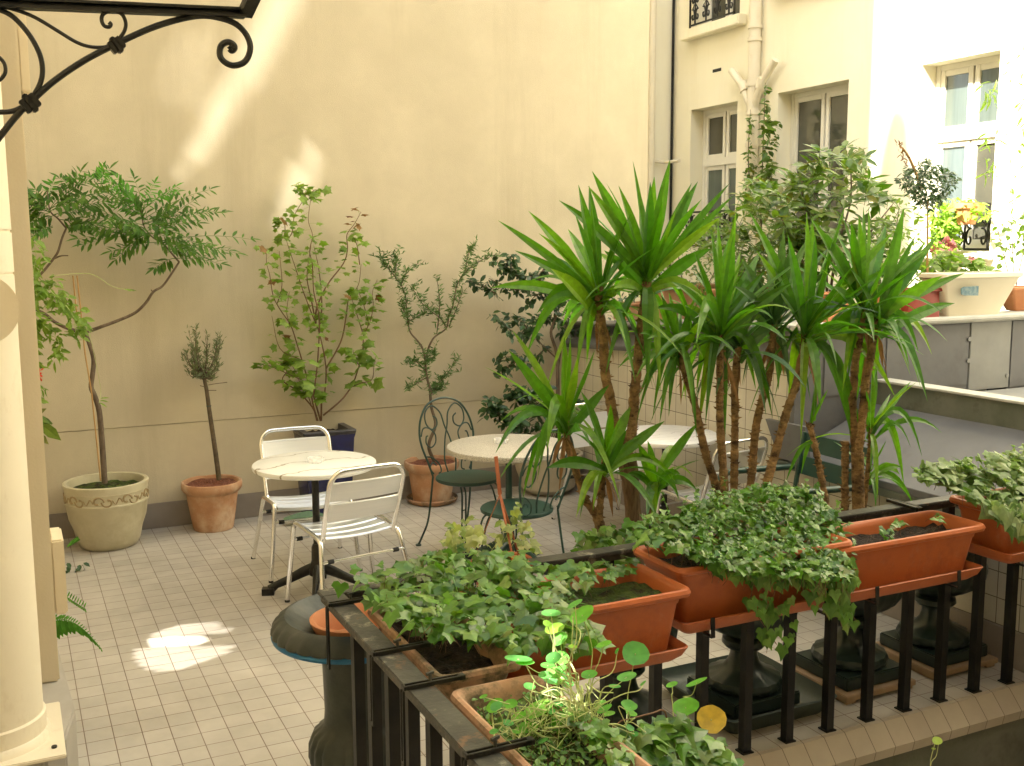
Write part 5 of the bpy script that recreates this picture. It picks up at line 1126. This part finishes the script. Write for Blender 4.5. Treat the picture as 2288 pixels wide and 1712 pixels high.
b.build('foliage', M['nast'], t); by.build('foliage', M['nast_y'], t)
for L in [[(1230,1250),(1160,1130),(1060,1010),(950,960),(870,985),(790,1030)],[(1310,1280),(1180,1100),(1140,960),(1130,850),(1090,760),(1040,690)],[(1200,1300),(1160,1120),(1060,1085),(950,1080),(860,1130)],[(1290,1260),(1240,1000),(1220,930),(1340,1000),(1460,1010)],[(1150,1290),(1000,1310),(850,1325)],[(1180,1330),(1000,1400),(850,1400),(700,1310)],[(1170,1360),(1220,1240),(1100,1140),(1010,1250)],[(1380,1290),(1500,1290),(1640,1350)],[(400,1290),(560,1260),(720,1210),(870,1050)],[(1130,1180),(1150,1000),(1190,1010),(1180,950)],[(1250,1290),(1150,1430)],[(390,1180),(400,1280),(430,1450),(560,1580)],[(1100,930),(1010,880),(960,820),(1000,760)],[(1090,600),(1100,480),(1105,340)],[(1125,420),(1170,480),(1150,580),(1110,640)]]:
    sb.tube(spl([aty(*ZN(x, y), -2.14+rnd(-.03,.03))-o_ for x, y in L], 6), rnd(.0014,.0026), 6)
for i in range(110):
    a = ZN(rnd(500,1450), rnd(1100,1500)); P = aty(*a, -2.16+rnd(-.05,.05))-o_; sb.tube([P, P+rvec(.03), P+rvec(.05)], .0008, 4)
sb.build('stems', M['stem_pale'], t)
b = MB()
for L in [[(0,1255),(150,1220),(300,1180),(350,1160),(385,1175),(400,1230)],[(-200,1420),(-80,1330),(0,1255)]]: b.tube(spl([aty(*ZO(x, y), -2.1)-o_ for x, y in L], 6), .0022, 6)
b.build('dry_runner', M['stem_brown'], t)
ivy('low ivy and moss spilling at the bottom edge from the nearest clay box', (.9,-2.25,.78), [
    dict(poly=[(1240,1680),(1330,1640),(1460,1620),(1520,1600),(1600,1650),(1640,1700),(1650,1760),(1250,1760)], n=210, s0=.035, s1=.06, ytop=-2.1, ybot=-2.2, up=1, front=.4),
    dict(poly=[(1050,1560),(1200,1545),(1330,1640),(1400,1720),(1130,1720)], n=520, s0=.006, s1=.022, zr=(.785,.81), up=1, front=.2, shapes=(WIDE,)),
    dict(poly=[(1190,1530),(1240,1535),(1340,1610),(1440,1700),(1400,1730),(1300,1650)], n=70, s0=.018, s1=.042, zr=(.825,.85), up=1, front=.3),
    dict(poly=[(1330,1660),(1600,1680),(1620,1740),(1330,1740)], n=140, s0=.012, s1=.03, ytop=-2.1, ybot=-2.14, up=.8, front=.5)])
t = thing('sprout', 'single tiny lime green sprout rising from below at the lower right', 'sprout', aty(2085,1690,-1.75)); o_ = Vector(t.location)
b = MB(); sb = MB(); nleaf(b, (2094,1655), 22, .8, 0, -1.75); nleaf(b, (2086,1673), 9, .5, 0, -1.75); b.build('leaf', M['leaf_lime'], t)
for dx in (-3, 5): sb.tube(spl([aty(2092+dx,1662,-1.75)-o_, aty(2085+dx*1.3,1690,-1.75)-o_, aty(2079,1712,-1.75)-o_, aty(2078,1800,-1.75)-o_], 4), .0012, 5)
sb.build('stems', M['stem_pale'], t)

# --- plants at the left edge behind the pilaster
random.seed(14)
t = thing('climbing_plant', 'light green trailing plant with one red flower cluster behind the left pilaster', 'plant', (-.1,2.2,.8)); o_ = Vector(t.location); yl = 2.3
b = MB(); sb = MB()
for L in ([(40,560),(75,600),(100,650),(150,690),(190,735)],[(50,520),(80,560),(70,640),(72,740),(76,820)],[(60,690),(90,720),(130,760),(120,800)],[(45,640),(110,650),(160,700),(170,750)],[(110,617),(200,612),(250,640),(285,648)],[(200,740),(212,800),(225,870),(222,900)],[(60,850),(90,880)]):
    P = spl([aty(x, y, yl+rnd(-.1,.1))-o_ for x, y in L], 6); sb.tube(P, .0016, 4)
    if L[0][0] < 70:
        for q in P:
            for _ in range(5): put(b, random.choice((ELL, NARROW, WIDE)), q+rvec(.04), V(rnd(-.5,1), rnd(-1,.4), rnd(-1,.2)), rvec(.5)+V(0,-.5,.7), rnd(.03,.075))
    else:
        for q in P[-3:]: put(b, NARROW, q, V(1,-.3,-.2)+rvec(.4), V(0,-.6,.7), .05)
spread(b, [(58,600),(140,620),(180,690),(150,720),(90,700),(62,760)], 60, .03, .06, (ELL, WIDE, MAPLE), ytop=yl, ybot=yl, jit=.1, org=o_)
b.build('foliage', M['maple'], t); sb.build('stems', M['stem_pale'], t)
b = MB()
for i in range(26): put(b, ELL, aty(80+rnd(-11,11), 832+rnd(-11,13), yl)-o_, rvec(), rvec(), rnd(.025,.04))
b.build('flower', M['red'], t)
b = MB(); b.lathe([(x_, z_-.8) for x_, z_ in [(.11,0),(.12,.02),(.16,.26),(.175,.27),(.178,.30),(.16,.305),(.15,.26)]], 28, c=(-.38,.12,0)); b.build('pot', M['terra'], t, smooth=True)
b = MB(); b.tube([V(-.38,.12,-.8+.2), V(-.36,.11,.2), V(-.30,.10,.9)], .005, 6); b.tube([V(-.37,.11,-.3), V(-.2,.1,.1), V(.0,.1,.35)], .004, 5); b.tube([V(-.37,.11,-.5), V(-.2,.05,-.1), V(-.02,.0,.05)], .004, 5); b.build('cane', M['bark_green'], t, smooth=True)
b = MB(); 
for (x, y, dx, dy, s) in ((78,928,36,16,.12),(85,942,46,38,.15),(75,965,30,24,.10),(76,930,22,-16,.09),(72,950,14,24,.08),(84,936,30,8,.10)):
    P = aty(x, y, 2.2); Q = aty(x+dx, y+dy, 2.15); put(b, ELL, P-o_, Q-P, V(-.2,-.6,.7)+rvec(.3), (Q-P).length*1.1)
b.build('foliage', M['shrub'], t)
t = thing('fern', 'bright green fern frond poking out low behind the left pilaster', 'fern', (-.2,.9,.1)); o_ = Vector(t.location); b = MB()
A = aty(112,1385,.85)-o_; E = aty(226,1450,.75)-o_; n = 22
P = [A.lerp(E, i/n)+V(0,0,.05*math.sin(math.pi*i/n)) for i in range(n+1)]; b.tube(P, .002, 4)
for i, q in enumerate(P):
    s = .085*(1-i/(n+1))+.012
    for sg in (-1, 1): put(b, ell(.20,.1,.1), q, V(.35,0,0)+V(0,-.3,-1)*(1 if sg > 0 else -.25)+rvec(.1), V(0,-1,.4), s*(1 if sg > 0 else .35))
A = aty(112,1385,.85)-o_; b.tube(spl([A, V(-.12,-.02,.22), V(-.20,0,.05)], 4), .002, 4)
A = aty(150,1335,1.1)-o_; E = aty(192,1362,1.1)-o_; b.tube([A, E], .0015, 4); b.tube(spl([A, V(-.08,.1,.30), V(-.20,0,.05)], 4), .0015, 4)
for i in range(8):
    for sg in (-1,1): put(b, NARROW, A.lerp(E, i/8), V(.5,0,-sg), V(0,-1,.3), .03)
b.build('foliage', M['fern'], t)
b = MB(); b.lathe([(x_, z_-.1) for x_, z_ in [(.07,0),(.075,.01),(.10,.16),(.112,.165),(.112,.19),(.10,.19),(.095,.15),(.0,.15)]], 24, c=(-.20,0,0)); b.build('pot', M['terra'], t, smooth=True)
t = thing('seedling', 'small dark leaved seedling on the tiles beside the left pilaster', 'seedling', atz(185,1275)); o_ = Vector(t.location); b = MB()
for (x, y) in ((178,1262),(186,1258),(182,1268),(152,1265),(155,1276),(150,1258)): put(b, WIDE, aty(x, y, o_.y)-o_, V(rnd(-1,1), -.4, -.2), V(0,-.5,1), .045)
b.tube([aty(184,1262,o_.y)-o_, aty(189,1272,o_.y)-o_, aty(184,1278,o_.y)-o_], .0015, 4); b.build('foliage', M['dark_leaf'], t)
t = thing('shoot', 'pale green rolled leaf beside the cream relief pot', 'shoot', aty(150,1222,2.2)); o_ = Vector(t.location); b = MB()
b.tube([V(0,0,0), aty(162,1212,2.2)-o_, aty(176,1203,2.2)-o_], [.004,.012,.014], 8); b.build('leaf', M['fern'], t, smooth=True)
t = thing('fallen_leaf', 'broad folded green leaf lying on the tiles under the far aluminium chair', 'leaf', atz(690,1170)); b = MB()
sword(b, V(-.16,.02,.03), V(.17,-.03,.01), .045, .05, side=V(0,-.5,1)); b.build('blade', M['yucca_dark'], t)

# ============================================================ UPPER TERRACE, behind the zinc parapet
random.seed(33)
TZ = 1.16
def bush(name, label, cat, base, specs, m1, trunk=(), stem='bark', rt=.012):
    t = thing(name, label, cat, base); o = Vector(base); b = MB()
    for sp in specs: spread(b, org=o, **sp)
    b.build('foliage', M[m1], t)
    for L in trunk:
        q = MB(); P = spl([Vector(p)-o for p in L], 5); q.tube(P, taper(rt, rt*.3, len(P)), 6); q.build('stem', M[stem], t, smooth=True)
    return t
def A(px, py, y): return aty(px, py, y)
bush('shrub', 'large glossy leaved shrub in front of the middle window of the cream building', 'shrub', A(1850,690,1.3), [
    dict(poly=[(1700,440),(1760,400),(1800,360),(1840,330),(1900,325),(1945,365),(1990,430),(2030,480),(1990,540),(1930,520),(1900,560),(1850,590),(1780,560),(1720,530),(1680,480)], n=135, s0=.08, s1=.125, shapes=(ELL, ELL, NARROW), ytop=1.2, ybot=1.1, jit=.30, up=.8, front=.3, wh=8),
    dict(poly=[(1740,500),(1990,500),(2000,640),(1780,650)], n=45, s0=.07, s1=.12, shapes=(ELL, WIDE), ytop=1.2, ybot=1.1, jit=.25, wh=7)], 'shrub',
    [[A(1850,690,1.3),A(1840,560,1.2),A(1800,460,1.2),A(1790,390,1.2)],[A(1850,690,1.3),A(1870,560,1.2),A(1900,450,1.3),A(1900,350,1.2)],[A(1850,690,1.3),A(1900,580,1.2),A(1960,500,1.2),A(2000,450,1.2)],[A(1850,690,1.3),A(1780,560,1.2),A(1730,450,1.2)]])
bush('shrub', 'bushy narrow leaved shrub against the drainpipe, left of the glossy shrub', 'shrub', A(1690,690,1.9), [
    dict(poly=[(1640,440),(1700,390),(1760,430),(1770,560),(1740,650),(1620,660),(1600,560)], n=130, s0=.07, s1=.11, shapes=(ELL, NARROW), ytop=1.9, ybot=1.7, jit=.3, wh=7)], 'shrub', [[A(1690,690,1.9),A(1700,550,1.9),A(1700,430,1.9)],[A(1690,690,1.9),A(1650,560,1.9)]])
bush('shrub', 'fine leaved loose shrub beneath the left window of the cream building', 'shrub', A(1540,700,2.2), [
    dict(poly=[(1470,560),(1520,500),(1600,480),(1660,540),(1660,640),(1560,650),(1460,620)], n=750, s0=.02, s1=.05, shapes=(NARROW, ELL, WIDE), ytop=2.2, ybot=2.0, jit=.3)], 'shrub', [[A(1540,700,2.2),A(1520,600,2.2),A(1510,520,2.2)],[A(1540,700,2.2),A(1600,600,2.2),A(1620,500,2.2)]], rt=.006)
bush('shrub', 'dark shrub at the far left end of the zinc parapet behind the yucca trunks', 'shrub', A(1400,740,2.4), [
    dict(poly=[(1330,660),(1400,600),(1500,600),(1520,690),(1470,735),(1340,735)], n=300, s0=.03, s1=.06, shapes=(ELL, WIDE), ytop=2.5, ybot=2.4, jit=.2)], 'dark_leaf', [[A(1400,740,2.4),A(1420,660,2.4)]])
bush('shrub', 'airy green shrub between the glossy shrub and the clipped ball tree', 'shrub', A(2010,700,.9), [
    dict(poly=[(1960,480),(2010,430),(2060,470),(2070,640),(1960,660),(1930,560)], n=420, s0=.03, s1=.065, shapes=(NARROW, ELL), ytop=1.0, ybot=.9, jit=.3)], 'maple', [[A(2010,700,.9),A(2000,560,.9),A(2010,450,.9)],[A(2010,700,.9),A(2040,560,.9)]], rt=.006)
t = bush('ivy', 'ivy climbing up both sides of the forked drainpipe', 'ivy', (8.1,6.5,1.2), [
    dict(poly=[(1705,190),(1714,190),(1712,250),(1726,280),(1718,340),(1730,400),(1720,470),(1695,470),(1704,380),(1705,280)], n=150, s0=.06, s1=.14, shapes=(IVY, WIDE), xr=(7.95,8.12), front=.2),
    dict(poly=[(1672,245),(1682,245),(1680,330),(1690,380),(1670,470),(1655,440),(1668,330)], n=110, s0=.04, s1=.09, shapes=(IVY, WIDE), xr=(7.95,8.12), front=.2),
    dict(poly=[(1735,270),(1742,275),(1730,340),(1722,330)], n=24, s0=.05, s1=.08, shapes=(WIDE,), xr=(8.0,8.1))], 'shrub', [[atx(1700,480,8.1),atx(1706,300,8.1),atx(1710,185,8.1)],[atx(1680,480,8.1),atx(1672,350,8.1),atx(1677,245,8.1)]], rt=.01)
# ball tree
by_ = .66; base = A(2072,698,by_)
t = bush('ball_tree', 'small clipped ball tree on a thin straight trunk with one red shoot', 'tree', base, [
    dict(poly=[(2005,400),(2030,370),(2060,360),(2075,350),(2090,370),(2120,375),(2145,400),(2120,430),(2110,450),(2075,470),(2050,455),(2025,425)], n=1100, s0=.026, s1=.050, shapes=(ELL, NARROW), ytop=by_, ybot=by_, jit=.14)], 'dark_leaf', [[base, A(2072,560,by_), A(2073,440,by_)], [A(2060,420,by_), A(2030,350,by_), A(2008,322,by_)]], 'bamboo', .011)
b = MB(); [put(b, NARROW, A(2008+rnd(-7,7)+k*2.2, 322+k*5+rnd(-4,4), by_)-base, rvec(), rvec(), .035) for k in range(9) for _ in range(3)]; b.build('foliage', M['autumn'], t)
random.seed(35)
t = bush('geranium', 'pink flowering geraniums behind the cream trough', 'geranium', A(2120,680,1.0), [
    dict(poly=[(2050,580),(2110,560),(2180,580),(2220,600),(2230,640),(2060,650)], n=260, s0=.04, s1=.075, shapes=(ROUND, MAPLE), ytop=1.0, ybot=.8, jit=.12)], 'maple', [[A(2120,680,1.0),A(2125,560,1.0)],[A(2120,680,1.0),A(2165,585,1.0)],[A(2120,680,1.0),A(2088,562,1.0)]], 'stem_brown', .004)
b = MB()
for cx_, cy_, n_, r_ in ((2118,543,26,13),(2128,550,20,10),(2086,558,20,14),(2160,583,8,6),(2168,580,8,6)):
    for i in range(n_): put(b, ELL, A(cx_+rnd(-r_,r_), cy_+rnd(-r_*.5,r_*.5), .95)-Vector(t.location), rvec(), rvec(), .04)
b.build('flower', M['pink'], t)
bush('shrub', 'sparse upright stems with few leaves at the right edge above the cream trough', 'shrub', A(2260,690,.9), [
    dict(poly=[(2215,560),(2230,500),(2260,485),(2300,470),(2300,560),(2240,600)], n=75, s0=.04, s1=.075, shapes=(ELL, WIDE), ytop=.95, ybot=.9, jit=.1)], 'maple', [[A(2260,640,.9),A(2240,560,.9),A(2225,500,.9)],[A(2265,640,.9),A(2262,540,.9),A(2258,480,.9)],[A(2270,640,.9),A(2290,540,.9),A(2295,460,.9)]], 'stem_brown', .005)
bush('bamboo', 'sparse sunlit bamboo twigs against the brightest wall at the right edge', 'bamboo', A(2290,690,1.2), [
    dict(poly=[(2240,100),(2300,60),(2300,480),(2250,470),(2255,300)], n=75, s0=.06, s1=.12, shapes=(LANCE, NARROW), ytop=1.3, ybot=1.1, jit=.2),
    dict(poly=[(2195,190),(2232,170),(2228,240),(2200,225)], n=16, s0=.07, s1=.12, shapes=(LANCE,), ytop=1.3, ybot=1.1, jit=.1),
    dict(poly=[(2195,300),(2230,285),(2225,400),(2190,390)], n=26, s0=.07, s1=.12, shapes=(LANCE,), ytop=1.3, ybot=1.1, jit=.1)], 'bamboo_leaf', [[A(2300,690,1.2),A(2275,400,1.2),A(2250,190,1.2)],[A(2320,690,1.2),A(2300,300,1.2),A(2290,60,1.2)]], 'stem_pale', .004)
t = bush('trailing_plant', 'lime green plant cascading over the guard of the sunlit window', 'plant', (8.15,3.5,2.1), [
    dict(poly=[(2075,465),(2100,445),(2150,440),(2200,455),(2222,475),(2200,490),(2150,480),(2140,500),(2085,540),(2075,500)], n=330, s0=.05, s1=.10, shapes=(WIDE, ELL), xr=(8.0,8.22), front=.2),
    dict(poly=[(2078,490),(2145,490),(2140,555),(2085,560)], n=230, s0=.05, s1=.09, shapes=(WIDE, IVY), xr=(8.05,8.22), front=.2)], 'leaf_lime')
P = atx(2160,478,8.12); t = thing('flower_pot', 'small terracotta pot hanging on the black window guard', 'pot', (P.x, P.y, P.z-.10)); b = MB(); b.lathe([(.08,0),(.11,.14),(.13,.15),(.13,.20),(.115,.20),(.10,.12)], 24); b.build('shell', M['terra_new'], t, smooth=True)
t = bush('ivy', 'small green plant over the guard of the left lower window', 'ivy', (8.15,7.4,2.1), [
    dict(poly=[(1540,500),(1600,470),(1640,500),(1640,560),(1560,560)], n=130, s0=.06, s1=.11, shapes=(WIDE, IVY), xr=(7.9,8.15), front=.2)], 'maple')
# troughs and pots standing on the zinc coping
def trough(name, label, px0, px1, py0, py1, y, d, m1, rz=0, soil='chips', tap=.12):
    a = A(px0, py1, y); c = A(px1, py1, y); top = A((px0+px1)/2, py0, y).z; w = c.x-a.x; z0 = 1.392
    t = thing(name, label, 'planter', ((a.x+c.x)/2, y+d/2, z0), rz); h = max(.12, top-z0); k = tap*w/2
    b = MB(); loft(b, [(rrect(w-2*k,d-2*k*.6,.015),0),(rrect(w-.04,d-.035,.02),h*.86),(rrect(w-.036,d-.03,.02),h*.87),(rrect(w,d,.02),h*.90),(rrect(w,d,.02),h*.985),(rrect(w-.01,d-.01,.02),h),(rrect(w-.05,d-.05,.015),h),(rrect(w-.06,d-.06,.015),h-.05)]); b.build('body', M[m1], t, smooth=True)
    b = MB(); lumpy(b, w-.055, d-.055, h-.03); b.build('soil', M[soil], t); return t, w, h, d
tc, w, h, d = trough('trough', 'cream plastic trough with a torn blue label, on the zinc coping', 2108, 2286, 610, 703, .40, .22, 'cream_plastic', 0, 'soil', .36)
trough('trough', 'terracotta trough at the right edge behind the cream trough', 2262, 2420, 640, 703, .60, .2, 'terra_new', 0, 'soil', .3)
b = MB(); lbp = A(2138,640,.44); q0 = A(2174,660,.44); ox = tc.location
b.prism([(lbp.x-ox.x, q0.z-ox.z+.01),(lbp.x-ox.x+.03, q0.z-ox.z+.003),(q0.x-ox.x, q0.z-ox.z),(q0.x-ox.x, lbp.z-ox.z),(lbp.x-ox.x+.02, lbp.z-ox.z-.002),(lbp.x-ox.x-.004, lbp.z-ox.z-.012)], 1, -d/2+.002, -d/2+.008); b.build('label', M['label_blue'], tc)
trough('flower_pot', 'red square plastic pot holding the ball tree, on the zinc coping', 2024, 2110, 645, 703, .46, .16, 'red_plastic', 0, 'soil', .12)
trough('flower_pot', 'salmon terracotta pot left of the red square pot', 1972, 2026, 650, 703, .50, .15, 'terra_new', 0, 'soil', .2)
trough('flower_pot', 'pale terracotta pot under the glossy shrub', 1845, 1910, 655, 712, .50, .16, 'terra_new', 0, 'soil', .2)
t, *_ = trough('trough', 'long weathered terracotta trough filled with bark chips behind the tall yuccas', 1478, 1612, 612, 705, 1.9, .25, 'terra', 0, 'chips', .10); t.location.z = 1.32
t, *_ = trough('trough', 'second terracotta trough further right behind the middle yucca', 1622, 1760, 625, 705, 1.5, .25, 'terra', 0, 'chips', .10); t.location.z = 1.33
t, *_ = trough('flower_pot', 'terracotta pot left of the long trough behind the yucca rosettes', 1395, 1470, 650, 720, 2.2, .22, 'terra', 0, 'chips', .2); t.location.z = 1.30
